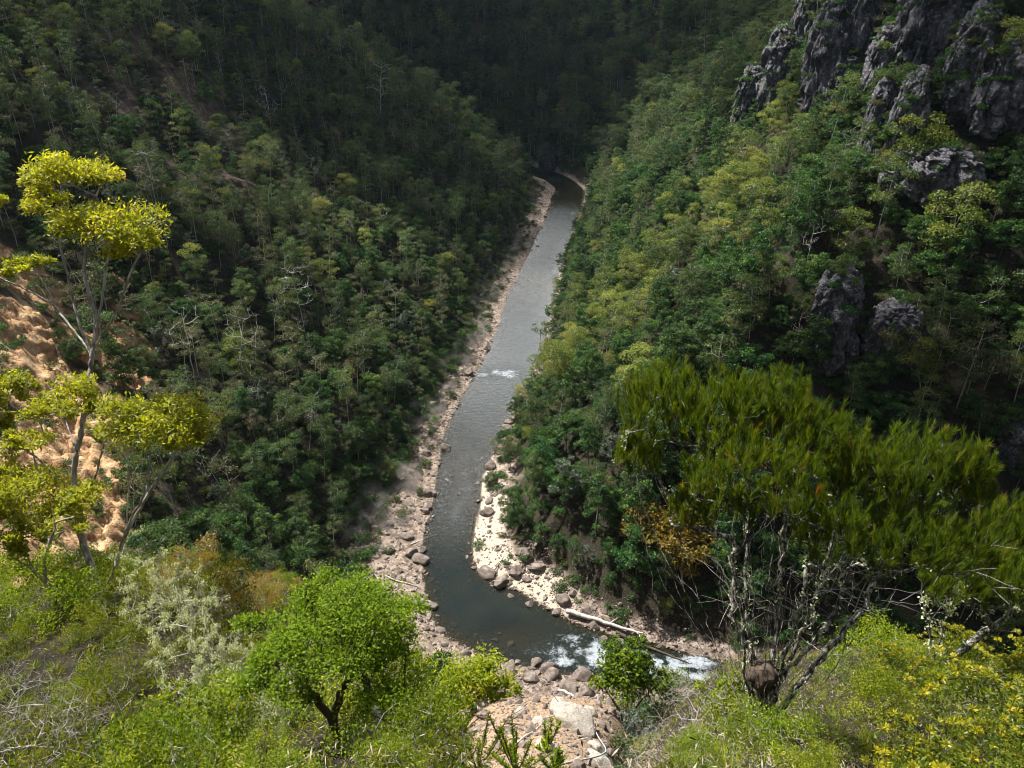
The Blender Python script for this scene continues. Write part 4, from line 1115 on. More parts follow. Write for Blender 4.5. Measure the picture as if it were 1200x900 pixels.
# smaller bushes standing in and beside the gully of rubble
def small(name, uv, crowns, lab, cat='bush', n_per=1500, Lpx=5, Wpx=2.3, leaf='heath', bark='brown', tint=.5, top=-.5, group=None, stems=3, tip=.003):
    u, v = uv
    g_ = [(None, [(u, v, 0), (u + 2, v - 14, 0), (crowns[0][0], crowns[0][1] + crowns[0][3] * .5, 0)])]
    for k in range(stems - 1):
        c = crowns[min(len(crowns) - 1, k + 1)]
        g_.append((0, [(u, v - 2, 0), ((u + c[0]) / 2, (v + c[1]) / 2, c[4]), (c[0], c[1] + c[3] * .5, c[4])]))
    o, b, D = hero_tree(name, g_, crowns, uv, n_per=n_per, Lpx=Lpx, Wpx=Wpx, tip=tip * 1, expo=2.0, leaf=leaf, bark=bark, step=.12, sides=5, tint=tint, top=top)
    HERO.append((o, lab, cat, group)); return o, b, D
small('gully_bush', (560, 832), [(560, 798, 46, 26, 0), (545, 812, 44, 22, -.1), (590, 812, 34, 20, .1), (572, 780, 24, 16, .1)], "yellow green bush in the middle of the rubble gully", leaf='lime_bush', tint=.55)
small('gully_bush', (733, 850), [(735, 790, 44, 34, 0), (760, 800, 26, 28, .2), (712, 800, 24, 24, -.2), (738, 765, 28, 18, .1)], "dark leafy bush with one stem beside the rapids", leaf='heath', tint=.42)
small('gully_bush', (482, 896), [(482, 878, 26, 20, 0), (470, 888, 22, 16, 0), (494, 866, 16, 14, 0)], "bright green little bush at the foot of the rubble gully", leaf='lime_bush', tint=.5)
small('gully_bush', (508, 800), [(506, 785, 20, 18, 0), (490, 775, 18, 14, 0), (520, 792, 14, 14, 0)], "dark green shrub right behind the lime bush", leaf='heath', tint=.3)
small('golden_bush', (800, 690), [(780, 620, 52, 30, 0), (752, 625, 30, 26, .3), (800, 640, 40, 24, -.3), (790, 655, 36, 18, 0)], "golden dry bush seen through the left stems of the needle shrub", leaf='rust', tint=.55, bark='twig')
small('gully_bush', (835, 862), [(838, 826, 40, 22, 0), (860, 806, 26, 18, .1), (868, 840, 34, 22, -.1)], "yellow green bush under the burl of the needle shrub", leaf='lime_bush', tint=.6)

# upright leafy stems in front of the gully
def upright(uv, h_px, n, spread_px, lab, leaf='heath', tint=.5, Lpx=6, Wpx=1.8, per=70, group='upright leafy shrubs at the top of the gully'):
    b, D = ground(*uv); k = D / F; s = Skeleton(); Vs, Fs, Ts, n0 = [], [], [], 0
    s.p.append(b - np.array([0, 0, .1])); s.par.append(-1)
    for i in range(n):
        q = np.array([rng.normal(0, .5) * spread_px * k, rng.normal(0, .5) * spread_px * k, 0]); hh_ = h_px * k * rng.uniform(.55, 1.1)
        tip_ = b + q * 1.3 + np.array([0, 0, hh_])
        j = s.guide([b + q * .15, b + q * .7 + np.array([0, 0, hh_ * .5]), tip_], attach=0, step=hh_ / 5)
        t = rng.uniform(.25, 1, per)[:, None]; th = rng.uniform(0, 6.28, per)
        base = b + q * (.15 + 1.15 * t) + np.array([0, 0, 1]) * hh_ * t
        A = np.stack([np.cos(th), np.sin(th), np.full(per, .9)], 1)
        L = Lpx * k * rng.uniform(.6, 1.3, per)
        vv, ff, tt = leaves(base + unit(A) * L[:, None] * .5, A, L, Wpx * k, tint + rng.normal(0, .08) + rng.normal(0, .15, per))
        Vs.append(vv); Fs.append(ff + n0); Ts.append(tt); n0 += len(vv)
    tv, tf = s.tubes(np.full(len(s.p), .9 * k), 4)
    o = link('leafy_shrub', None, loc=b)
    link('stems', mesh_from('stems', tv - b, [tf], [BM['brown']], smooth=True), o)
    link('foliage', mesh_from('foliage', np.vstack(Vs) - b, [np.vstack(Fs)], [LM[leaf]], tint=np.concatenate(Ts)), o)
    HERO.append((o, lab, 'shrub', group)); return o
for (uv, h, n, sp, lab, lf, ti) in [((520, 899), 60, 16, 40, "thin upright shrub in front of the bare gully soil", 'heath', .5), ((560, 905), 58, 16, 44, "upright green shrub at the bottom edge below the yellow green gully bush", 'heath', .45),
        ((605, 905), 52, 14, 40, "olive upright shrub beside the pale rock slab", 'heath', .55), ((455, 860), 60, 12, 30, "wispy upright shrub right of the lime bush stems", 'heath', .55),
        ((540, 862), 40, 10, 24, "small upright shrub on the bare gully soil", 'heath', .5), ((640, 880), 34, 8, 20, "low green tuft on the pale rock slab", 'heath', .6), ((650, 905), 30, 10, 30, "low olive shrub at the bottom edge under the pale slab", 'heath', .5)]:
    upright(uv, h, n, sp, lab, lf, ti)
# ------------------------------------------------------------------ the needle-leaved shrubs on the right
def needle_shrub(name, base_uv, D0, stems, crowns, n_tips, per, lab, burl=None):
    b, t = ground(*base_uv); D0 = D0 or t; k = D0 / F; Z = D0 / 5.6
    print(name, D0)
    s = Skeleton()
    s.p.append(b - np.array([0, 0, .15])); s.par.append(-1)
    for pl in stems:
        q = px_poly(pl, D0)
        j = 0 if pl[0][1] >= base_uv[1] - 12 else s.nearest(q[0])
        q[0] = s.p[j] if j else b
        s.guide(q, attach=j, step=.07 * Z, wob=.010 * Z)
    tips = []
    for (u, v, ru, rv, dd) in crowns:
        n = max(8, int(n_tips * ru * rv / sum(c[2] * c[3] for c in crowns)))
        tips.append(ellipsoid_pts(n, P(u, v, D0 + dd * Z), np.array([ru, ru * .85, rv]) * k, .45, -.45))
    tips = np.vstack(tips)
    ends = s.reach(tips, step=.13 * Z, wob=.14, up=.5, minfrac=.45)
    r = s.radii(.0019 * Z, 2.0, .034 * Z)
    tv, tf = s.tubes(r, 5)
    # bare dead side twigs, pale
    s2 = Skeleton(); P0 = np.array(s.p)
    lowm = np.flatnonzero((r > .004 * Z) & (P0[:, 2] > b[2] + .30 * (tips[:, 2].max() - b[2])) & (P0[:, 2] < b[2] + .50 * (tips[:, 2].max() - b[2])))
    for j in rng.choice(lowm, min(300, len(lowm)), replace=False):
        a = P0[j]; th = rng.uniform(0, 6.28); L = rng.uniform(.12, .5) * Z
        d = np.array([math.cos(th) * .8, math.sin(th) * .8, rng.uniform(-.1, 1.0)])
        s2.guide([a, a + d * L * .5 + rng.normal(0, .03, 3) * Z, a + d * L], step=.07 * Z, wob=.006 * Z)
        q = a + d * L * .55; d2 = d + rng.normal(0, .6, 3)
        s2.guide([q, q + d2 * L * .4], step=.07 * Z, wob=.004 * Z)
    dv, df = s2.tubes(np.full(len(s2.p), .0017 * Z), 3)
    # needles: tufts brushed upwards
    Pn = np.array(s.p); par = np.array(s.par)
    Vs, Fs, Ts, n0 = [], [], [], 0
    ends = np.array(ends)
    for e in ends:
        d = unit(Pn[e] - Pn[par[e]]); up = unit(d * .55 + np.array([0, 0, 1.0]) + rng.normal(0, .18, 3)); Ls = rng.uniform(.08, .19) * Z
        tt_ = rng.random(per)[:, None] ** .8
        base = Pn[e] - d * .08 * Z + up * Ls * tt_
        A = unit(up + rng.normal(0, .24, (per, 3)))
        L = rng.uniform(.04, .085, per) * Z
        vv, ff, tt = leaves(base + A * L[:, None] * .5, A, L, .0034 * Z, .48 + rng.normal(0, .16) + rng.normal(0, .13, per))
        Vs.append(vv); Fs.append(ff + n0); Ts.append(tt); n0 += len(vv)
    o = link(name, None, loc=b)
    link('stems', mesh_from('stems', tv - b, [tf], [BM['stem']], smooth=True), o)
    link('dead_wood', mesh_from('dead_wood', dv - b, [df], [BM['twig']], smooth=True), o)
    link('crown', mesh_from('needle_crown', np.vstack(Vs) - b, [np.vstack(Fs)], [LM['needle']], tint=np.concatenate(Ts)), o)
    # lichen tufts on the stems
    lj = rng.choice(np.flatnonzero((r > .005 * Z) & (Pn[:, 2] < b[2] + .8 * (tips[:, 2].max() - b[2]))), 420)
    C_ = np.repeat(Pn[lj], 7, 0) + rng.normal(0, .016 * Z, (len(lj) * 7, 3))
    vv, ff, tt = leaves(C_, rng.normal(0, 1, C_.shape), .026 * Z, .014 * Z, rng.uniform(0, 1, len(C_)))
    link('lichen', mesh_from('lichen_tufts', vv - b, [ff], [LM['lichen']], tint=tt), o)
    if burl:
        V, Fc = ICO[4]; V = V.copy(); V *= (1 + .30 * fbm3(V * 2.2, 8, 4) - .18 * worley3(V * 2.4, 4)[0])[:, None]
        q = P(burl[0], burl[1], D0 - .02); rr = burl[2] * k
        link('burl', mesh_from('burl', V * rr * np.array([1.15, 1, .95]) + q - b, [Fc], [BM['brown']], smooth=True), o)
    HERO.append((o, lab, 'shrub', None))
    return o
B1 = (890, 872)
ST = [[(890, 872, 0), (878, 800, .0), (884, 740, .0), (890, 660, .1), (905, 570, .2)],
      [(890, 872, 0), (860, 812, -.2), (852, 740, -.3), (842, 660, -.4), (838, 590, -.4)],
      [(890, 872, 0), (850, 790, .1), (818, 700, .2), (795, 620, .3), (768, 560, .4)],
      [(890, 872, 0), (905, 800, .2), (918, 730, .3), (915, 640, .3), (935, 560, .4)],
      [(890, 872, 0), (925, 815, -.2), (950, 760, -.3), (962, 690, -.3), (975, 620, -.3)],
      [(890, 872, 0), (940, 830, .0), (985, 780, .0), (1000, 690, .1), (1010, 610, .1)],
      [(890, 872, 0), (900, 800, -.3), (890, 720, -.5), (872, 640, -.5), (880, 560, -.5)],
      [(1000, 690, .1), (1030, 660, .2), (1052, 630, .3), (1070, 580, .3)],
      [(985, 780, 0), (1020, 740, -.2), (1050, 690, -.2), (1062, 640, -.2)],
      [(818, 700, .2), (780, 660, .5), (752, 590, .6), (740, 530, .6)],
      [(1062, 640, -.2), (1100, 600, -.1), (1130, 570, 0)]]
for _ in range(34):
    u_ = 890 + rng.normal(0, 1) * 62; v_ = rng.uniform(560, 680); q_ = rng.normal(0, .3)
    ST.append([(890, 872, 0), (890 + (u_ - 890) * .3 + rng.normal(0, 8), 790 + rng.normal(0, 12), q_ * .4), (890 + (u_ - 890) * .75 + rng.normal(0, 8), 710 + rng.normal(0, 14), q_ * .8), (u_, v_, q_)])
CR = [(778, 480, 62, 56, .4), (748, 540, 34, 50, .6), (850, 500, 66, 62, .2), (905, 478, 60, 38, .3), (960, 530, 62, 56, .2), (880, 570, 80, 48, -.3), (1010, 570, 56, 50, .1), (810, 600, 34, 40, .3),
      (1078, 560, 66, 58, .2), (1128, 570, 34, 58, .1), (1060, 640, 66, 44, -.1), (975, 630, 50, 36, -.3), (1120, 650, 50, 40, 0)]
o = needle_shrub('needle_shrub', B1, None, ST, CR, 2500, 72, "tall many stemmed needle leaved shrub with a dark burl at its base", burl=(895, 792, 20))
ST2 = [[(1100, 790, 0), (1120, 740, 0), (1150, 700, .1), (1185, 655, .2)], [(1100, 790, 0), (1105, 730, -.1), (1112, 690, -.1), (1120, 650, -.1)], [(1100, 790, 0), (1140, 750, -.2), (1185, 715, -.2), (1220, 690, -.2)],
       [(1100, 790, 0), (1090, 745, .1), (1080, 700, .1), (1085, 670, .1)]]
CR2 = [(1180, 628, 44, 42, .2), (1210, 660, 50, 50, .1), (1150, 660, 40, 30, .1), (1120, 690, 46, 34, -.1), (1190, 690, 40, 34, -.2)]
o = needle_shrub('needle_shrub', (1100, 790), None, ST2, CR2, 760, 60, "lower needle leaved shrub at the right edge beside the yellow bush")

# ------------------------------------------------------------------ low bushes on the slope: a few kinds, each copied
def heath_proto(kind):
    rad = .62
    if kind in ('green', 'lime', 'rust', 'olive'):
        n = 26
        cl = [(c_, np.array([1, 1, .8]) * rad * rng.uniform(.16, .32)) for c_ in ellipsoid_pts(n + 8, (0, 0, rad * .42), np.array([.85, .85, .80]) * rad, .45, -.35)]
        s = Skeleton(); s.guide([(0, 0, -.2), (0, 0, .08)], step=.05)
        s.reach(np.vstack([ellipsoid_pts(3, c, r, .5, -1) for c, r in cl]), step=.12, wob=.15)
        tv, tf = s.tubes(s.radii(.0018, 2.2), 4)
        L = dict(green=.036, lime=.030, rust=.034, olive=.042)[kind]; W_ = dict(green=.010, lime=.016, rust=.015, olive=.009)[kind]
        lv, lf, lt = clumps_leaves(cl, 5200, L, W_, droop=-.8 if kind in ('green', 'olive') else .1, flat=.7, tint_mu=.5, top=-.6, shell=.35)
        return (tv, tf, 'twig' if kind != 'lime' else 'brown'), (lv, lf, lt, dict(green='heath', lime='lime_bush', rust='rust', olive='heath')[kind])
    if kind == 'yellow':
        s = Skeleton(); s.guide([(0, 0, -.2), (0, 0, .08)], step=.05)
        tips = ellipsoid_pts(90, (0, 0, .38), (rad, rad, .42), .55, -.3); s.reach(tips, step=.12, wob=.12)
        tv, tf = s.tubes(s.radii(.003, 2.1), 4)
        Vs, Fs, Ts, n0 = [], [], [], 0
        for q in tips:
            n = 34; th = rng.uniform(0, 6.28, n); A = np.stack([np.cos(th), np.sin(th), rng.uniform(-.2, 1.1, n)], 1)
            vv, ff, tt = leaves(q + unit(A) * .03, A, .048, .015, .5 + rng.normal(0, .16) + rng.normal(0, .14, n)); Vs.append(vv); Fs.append(ff + n0); Ts.append(tt); n0 += len(vv)
            n = 40; C_ = q * rng.uniform(.55, .95, (n, 1)) + rng.normal(0, .05, (n, 3)); vv, ff, tt = leaves(C_, rng.normal(0, 1, (n, 3)), .05, .016, .25 + rng.normal(0, .12, n)); Vs.append(vv); Fs.append(ff + n0); Ts.append(tt); n0 += len(vv)
        return (tv, tf, 'brown'), (np.vstack(Vs), np.vstack(Fs), np.concatenate(Ts), 'yellow')
    if kind == 'dead':
        s = Skeleton(); s.guide([(0, 0, -.2), (0, 0, .06)], step=.05)
        s.reach(ellipsoid_pts(420, (0, 0, .34), (rad, rad, .5), .3, -.4), step=.07, wob=.12, up=.6)
        tv, tf = s.tubes(s.radii(.0017, 2.4), 3)
        return (tv, tf, 'twig'), None
    if kind == 'lichen':
        s = Skeleton(); s.guide([(0, 0, -.2), (.05, 0, .3), (.12, .04, .7)], step=.08, wob=.01)
        s.reach(ellipsoid_pts(46, (.05, 0, .62), (.5, .5, .62), .3, -.5), step=.10, wob=.25)
        r = s.radii(.0036, 2.2); tv, tf = s.tubes(r, 4)
        Pn = np.array(s.p); j = rng.choice(len(Pn), 210); C_ = np.repeat(Pn[j], 17, 0) + rng.normal(0, .019, (210 * 17, 3)) - np.array([0, 0, .02])
        lv, lf, lt = leaves(C_, rng.normal(0, .6, C_.shape) + np.array([0, 0, -1]),   .026, .009, rng.uniform(0, 1, len(C_)))
        return (tv, tf, 'twig'), (lv, lf, lt, 'lichen')
HK = {}
for kind in ('green', 'lime', 'rust', 'olive', 'yellow', 'dead', 'lichen'):
    HK[kind] = []
    for v_ in range(2 if kind in ('green', 'lime', 'dead', 'lichen') else 1):
        (tv, tf, bk_), lv = heath_proto(kind)
        tm = mesh_from(kind + '_stems', tv, [tf], [BM[bk_]], smooth=True)
        cm = mesh_from(kind + '_foliage', lv[0], [lv[1]], [LM[lv[3]]], tint=lv[2]) if lv else None
        HK[kind].append((tm, cm))
HNAME = dict(green='heath_shrub', lime='lime_shrub', rust='rusty_shrub', olive='olive_shrub', yellow='yellow_shrub', dead='dead_twiggy_shrub', lichen='lichen_covered_branches')
gh = np.random.default_rng(404)
HEATH = []
def put_heath(kind, x, y, sc_):
    z = float(terrain(np.array([x]), np.array([y]))[0]); tm, cm = HK[kind][gh.integers(0, len(HK[kind]))]
    o = link(HNAME[kind], None if cm else tm, loc=(x, y, z))
    if cm: link('stems', tm, o); link('foliage' if kind != 'lichen' else 'lichen', cm, o)
    o.rotation_euler = (gh.normal(0, .12), gh.normal(0, .12), gh.uniform(0, 6.28)); o.scale = (sc_, sc_, sc_ * gh.uniform(.85, 1.2))
    HEATH.append((o, kind)); return o
hx, hy, _ = scatter(1.22, -22, 22, 1.5, 22, 66)
hz, hm = site(hx, hy)
hu, hv, hd = project(np.stack([hx, hy, hz + .3], -1))
hx2, hy2, _ = scatter(.85, -6, 6, 2.0, 6.5, 67); hz2, hm2 = site(hx2, hy2); k2 = (hm2['rho'] < 6.0)
hx, hy, hz = np.r_[hx, hx2[k2]], np.r_[hy, hy2[k2]], np.r_[hz, hz2[k2]]; hm = {a: np.r_[hm[a], hm2[a][k2]] for a in hm}; hu, hv, hd = project(np.stack([hx, hy, hz + .3], -1))
ok = (hm['rho'] > 2.7) & (hm['knob'] > .45) & (hd > 2.6) & (hu > -90) & (hu < 1290) & (hv > 560) & (hv < 990) & (hm['gul'] < .6) & ~((hm['phi'] > -9) & (hm['phi'] < 15) & (hm['rho'] > 3.2)) & visible(np.stack([hx, hy, hz + .9], -1), .2)
ok &= ~((np.hypot(hu - 402, hv - 800) < 60) & (hd < 9)) & ~((hu > 770) & (hu < 1000) & (hv > 690) & (hv < 850))
for i in np.flatnonzero(ok):
    u, v = hu[i], hv[i]; q = gh.random() * (.85 if hd[i] < 5.5 else 1)
    if u < 520:
        if v < 715 and u > 170: kind = 'rust' if q < .45 else 'lime' if q < .88 else 'dead'
        elif 160 < u < 340 and v > 720: kind = 'lichen' if q < .22 else 'green' if q < .62 else 'lime' if q < .93 else 'dead'
        elif u < 70 and v > 770: kind = 'dead' if q < .25 else 'green'
        else: kind = 'green' if q < .42 else 'lime' if q < .76 else 'olive' if q < .90 else 'dead' if q < .98 else 'lichen'
    else:
        if u > 1040 and v > 740: kind = 'yellow' if q < .62 else 'lime' if q < .9 else 'dead'
        elif u < 880 and v > 790: kind = 'dead' if q < .5 else 'lime' if q < .8 else 'green'
        elif v < 740: kind = 'yellow' if q < .25 else 'lime' if q < .7 else 'olive'
        else: kind = 'lime' if q < .55 else 'dead' if q < .65 else 'green' if q < .95 else 'lichen'
    if kind == 'lichen': kind = 'green'
    put_heath(kind, hx[i], hy[i], (.5 if 790 < u < 990 and v >= 690 else 1) * gh.choice([.75, 1.05, 1.35, 1.75], p=[.25, .3, .3, .15]) * gh.uniform(.88, 1.12) * (1 if hd[i] > 6.5 else .8 if hd[i] > 5 else .55))
for (u, v, k_) in [(212, 762, 1.2), (236, 802, 1.3), (252, 846, 1.2), (200, 728, 1.1), (285, 868, 1.0), (316, 850, 1.1), (268, 806, .9), (222, 735, .8), (300, 890, .9), (240, 885, .9)]:
    b_, t_ = ground(u, v); put_heath('lichen', b_[0], b_[1], k_ * t_ / 10)
for (u, v, k_) in [(18, 830, .9), (12, 880, .8), (62, 858, .7), (110, 872, .7), (810, 868, 1.0), (845, 880, 1.0), (775, 850, 1.0)]:
    b_, t_ = ground(u, v); put_heath('dead', b_[0], b_[1], k_ * min(t_, 16) / 9)
print('heath', len(HEATH))
# dry flood-flattened brush along the left gravel bank
n_ = 2600; ii_ = gh.integers(60, len(RV) - 30, n_); A_, B_ = RV[ii_], RV[ii_ + 1]; tgv = unit((B_ - A_)[:, :2]); nv_ = np.stack([-tgv[:, 1], tgv[:, 0]], 1)
qb = A_[:, :2] + nv_ * (A_[:, 2] + gh.uniform(.35, 1.35, n_) * A_[:, 3])[:, None] + tgv * gh.uniform(-3, 3, n_)[:, None]; zb = terrain(qb[:, 0], qb[:, 1])
kb = (fbm(qb[:, 0] / 7, qb[:, 1] / 7, 71, 3) + .6 * ss(.5, 1.2, gh.random(n_)) > .0) & (qb[:, 1] > 95)
dsrc = [next(o for o, k_ in HEATH if k_ == 'dead' and o.data is m_[0]) for m_ in HK['dead'] if any(k_ == 'dead' and o.data is m_[0] for o, k_ in HEATH)]
points_cloud('dry_brush', np.c_[qb, zb][kb], gh.uniform(0, 6.28, kb.sum()), gh.uniform(.9, 2.4, kb.sum()), gh.integers(0, len(dsrc), kb.sum()), [[d_] for d_ in dsrc])
# fine ground cover between them
q = np.stack([gh.uniform(-22, 22, 12000), gh.uniform(1.2, 22, 12000)], 1); z, mm = terrain(q[:, 0], q[:, 1], True)
u_, v_, d_ = project(np.stack([q[:, 0], q[:, 1], z], -1))
kq = (mm['knob'] > .4) & (mm['rho'] > 2) & (u_ > -60) & (u_ < 1260) & (v_ < 1000) & (mm['gul'] < .75)
def tuft_mesh():
    th = rng.uniform(0, 6.28, 46); A = np.stack([np.cos(th) * .8, np.sin(th) * .8, rng.uniform(.4, 1.5, 46)], 1); L = rng.uniform(.10, .26, 46)
    v, f, t = leaves(unit(A) * L[:, None] * .5, A, L * .7, .006, rng.uniform(.0, 1.0, 46)); return mesh_from('grass', v, [f], [LM['heath']], tint=t)
a0 = ground(480, 893)[0]
gseed = link('grass_tuft', tuft_mesh(), loc=a0); gseed['label'] = "small grass tuft on the soil beside the pale boulder"; gseed['category'] = 'grass tuft'
points_cloud('grass', np.c_[q, z][kq], gh.uniform(0, 6.28, kq.sum()), gh.uniform(.6, 1.3, kq.sum()), np.zeros(kq.sum()), [[gseed]])

# dry litter and broken stone on the soil of the lookout slope
q = np.stack([gh.uniform(-22, 22, 16000), gh.uniform(1.2, 24, 16000)], 1); z, mm = terrain(q[:, 0], q[:, 1], True)
u_, v_, d_ = project(np.stack([q[:, 0], q[:, 1], z], -1))
kl = (mm['knob'] > .4) & (mm['rho'] > 2) & (u_ > -60) & (u_ < 1260) & (v_ < 1000)
def litter_mesh():
    n = 60; C_ = np.c_[rng.normal(0, .16, (n, 2)), rng.uniform(.0, .05, n)]; v, f, t = leaves(C_, np.c_[rng.normal(0, 1, (n, 2)), rng.normal(0, .25, n)], rng.uniform(.02, .055, n), rng.uniform(.003, .008, n), rng.uniform(0, 1, n))
    return mesh_from('leaf_litter', v, [f], [LM['litter']], tint=t)
LM['litter'] = leaf_mat("dry_litter", [(0, (.05, .035, .02)), (.4, (.14, .095, .055)), (.7, (.28, .21, .14)), (1, (.46, .42, .36))], .1, rough=.8, spec=.1)
lseed = link('litter_patch', litter_mesh(), loc=ground(470, 880)[0]); lseed['label'] = "scatter of dry leaves and sticks beside the pale boulder"; lseed['category'] = 'leaf litter'
points_cloud('leaf_litter', np.c_[q, z][kl], gh.uniform(0, 6.28, kl.sum()), gh.uniform(.6, 1.5, kl.sum()), np.zeros(kl.sum()), [[lseed]])
# stones at the top of the gully
for (u, v, sc_, dims, lab) in [(432, 893, 34, (1.2, .9, .6), "pale lichened boulder at the bottom edge under the lime bush"), (672, 852, 26, (1.2, .9, .6), "large pale rock in the rubble gully"), (640, 880, 16, (1, .8, .5), "pale block below the large pale rock"),
                               (352, 716, 12, (.7, .6, 1.1), "small upright grey stone behind the lime bush"), (700, 880, 14, (1, .8, .7), "small pale block on the right side of the gully"), (655, 832, 15, (1.1, .8, .6), "pale flat stone just above the large pale rock"), (630, 848, 11, (1, .8, .6), "small pale stone left of the large pale rock"), (690, 838, 12, (.9, .8, .8), "upright pale stone right of the large pale rock"), (610, 836, 10, (1, .7, .5), "flat stone right of the yellow green gully bush"), (700, 894, 20, (1.1, .7, .5), "pale stone at the bottom edge of the gully"), (566, 830, 12, (1, .8, .6), "pale stone under the yellow green gully bush")]:
    b_, t_ = ground(u, v); sc_ = sc_ * t_ / F
    o = link('pale_rock', stone_mesh('pale_rock', M_PALEROCK, int(u), dims, 4), loc=b_ + np.array([0, 0, sc_ * .12])); o.scale = (sc_,) * 3; o.rotation_euler = (.3, .1, u)
    o['label'] = lab; o['category'] = 'rock'
for k, (u1, v1, u2, v2, r_, lab) in enumerate([(585, 858, 655, 838, .05, "bleached stick lying across the gully soil"), (600, 880, 640, 850, .05, "bleached branch below the pale rock slab"), (552, 838, 592, 862, .06, "dark stick under the yellow green gully bush"),
                                            (655, 812, 690, 838, .07, "bleached stick above the pale rock slab"), (610, 868, 690, 872, .05, "long thin bleached stick across the foot of the slab"), (480, 842, 505, 838, .04, "short broken stick left of the gully soil"), (640, 900, 720, 850, .05, "grey branch leaning along the right side of the gully")]):
    a_, t_ = ground(u1, v1); b_, _ = ground(u2, v2); r_ = r_ * 26 * t_ / F
    o = lay_log(a_, b_, r_, 2, 'dead' if k != 2 else 'brown', lift=r_ * 1.5, name='fallen_branch'); o['label'] = lab; o['category'] = 'branch'; o['group'] = 'sticks fallen in the gully'

# ------------------------------------------------------------------ single trees one can point to
def single(kind, vi, uv, hpx, lab, rz=0.0, tilt=(0, 0), k=1.0):
    b_, t_ = ground(*uv); tm, cm, h = FOREST_KINDS[kind][vi]
    sc_ = hpx * t_ / F / h / math.cos(PITCH) * k
    o = link(kind, None if cm else tm, loc=b_)
    if cm: link('trunk', tm, o); link('crown', cm, o)
    o.scale = (sc_,) * 3; o.rotation_euler = (tilt[0], tilt[1], rz)
    HERO.append((o, lab, 'tree', None)); return o
kind_add('river_gum', *make_gum(12, 6, 1.9, .72, 1.0, .02), 12, 'dark', 'gum')
kind_add('white_gum', *make_gum(9, 9, 3.3, .55, 1.1, .30), 9, 'pale', 'lime')
single('river_gum', 0, (632, 436), 58, "lone slender gum standing at the river edge below the riffle")
single('white_gum', 0, (1046, 246), 84, "leaning white trunked gum below the crags", rz=-.6, tilt=(0, .15))
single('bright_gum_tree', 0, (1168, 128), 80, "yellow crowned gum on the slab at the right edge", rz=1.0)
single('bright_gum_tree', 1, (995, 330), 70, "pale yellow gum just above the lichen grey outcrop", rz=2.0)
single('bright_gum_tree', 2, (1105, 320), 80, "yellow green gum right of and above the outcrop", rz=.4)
single('olive_gum_tree', 0, (1120, 480), 105, "brownish drying gum on the dark slope right of the outcrop", rz=.4)
single('white_gum', 0, (1078, 480), 75, "white limbed gum on the dark slope beside the brownish gum", rz=.8, tilt=(0, .2))
for k, (u, v, h, lab) in enumerate([(230, 455, 85, "white many branched dead tree right of the orange cliff"), (285, 470, 90, "tall white dead tree in the lit forest above the bush"), (360, 400, 75, "grey dead tree half hidden by dark crowns on the left slope"), (312, 505, 55, "small bleached dead tree above the river gravel on the left slope"),
                                  (270, 600, 70, "white dead tree standing just above the rusty bushes"), (190, 270, 75, "white limbed dead tree beside the yellow umbrella crown"), (320, 175, 60, "pair of bleached dead stems under the rusty scree"), (925, 440, 52, "bleached dead tree left of the small rusty rock"), (445, 155, 60, "thin bleached dead tree near the ridge line of the left slope"), (980, 285, 40, "small forked dead tree over the lichen grey outcrop")]):
    single('dead_tree', k % 3, (u, v), h, lab, rz=k * 1.3)
# ------------------------------------------------------------------ names for every single thing
MARKS = [("the dark pool", 662, 228), ("the rusty scree", 205, 130), ("the orange cliff", 110, 500), ("the top umbrella crown", 80, 205), ("the second umbrella crown", 130, 275), ("the left gravel bank", 462, 620),
         ("the stony riffle", 590, 440), ("the lone river gum", 630, 400), ("the right sandbar", 590, 680), ("the forked log", 700, 735), ("the needle shrub crown", 840, 500), ("the lichened outcrop", 972, 370),
         ("the leaning white gum", 1060, 210), ("the broadest crag", 1085, 50), ("the dark crag", 876, 124), ("the sunlit spur crest", 780, 310), ("the lowest umbrella crown", 190, 500), ("the lime bush", 410, 720),
         ("the left ridge line", 500, 90), ("the tall dead trees", 262, 430), ("the narrow upper river", 636, 305), ("the drying brown gum", 1120, 430), ("the rapids", 700, 765), ("the rubble gully", 610, 840), ("the far valley wall", 640, 70)]
FMARKS = [("the umbrella gum trunk", 112, 690), ("the lime bush", 410, 740), ("the lime bush stems", 400, 850), ("the needle shrub base", 890, 850), ("the lower needle shrub", 1110, 760), ("the pale boulder", 432, 893), ("the bottom left corner", 20, 890), ("the bottom right corner", 1180, 890),
          ("the rubble gully", 600, 860), ("the left edge", 5, 760), ("the right edge", 1195, 690), ("the orange cliff foot", 20, 690), ("the rapids", 760, 780)]
def where(u, v, marks):
    b = min(marks, key=lambda m_: math.hypot(u - m_[1], (v - m_[2]) * 1.15)); dx, dy = u - b[1], v - b[2]; d = math.hypot(dx, dy)
    if d < 24: return "beside " + b[0]
    if abs(dy) > abs(dx) * 1.8: r_ = "above" if dy < 0 else "below"
    elif abs(dx) > abs(dy) * 1.8: r_ = "left of" if dx < 0 else "right of"
    else: r_ = ("above and " if dy < 0 else "below and ") + ("left of" if dx < 0 else "right of")
    return ("just " if d < 60 else "" if d < 120 else "well ") + r_ + " " + b[0]
ORD = "first second third fourth fifth sixth seventh eighth ninth tenth eleventh twelfth thirteenth fourteenth fifteenth sixteenth seventeenth eighteenth nineteenth twentieth".split()
def brief(t):
    t = t.replace("above and left of", "up left of").replace("above and right of", "up right of").replace("below and left of", "down left of").replace("below and right of", "down right of")
    return t
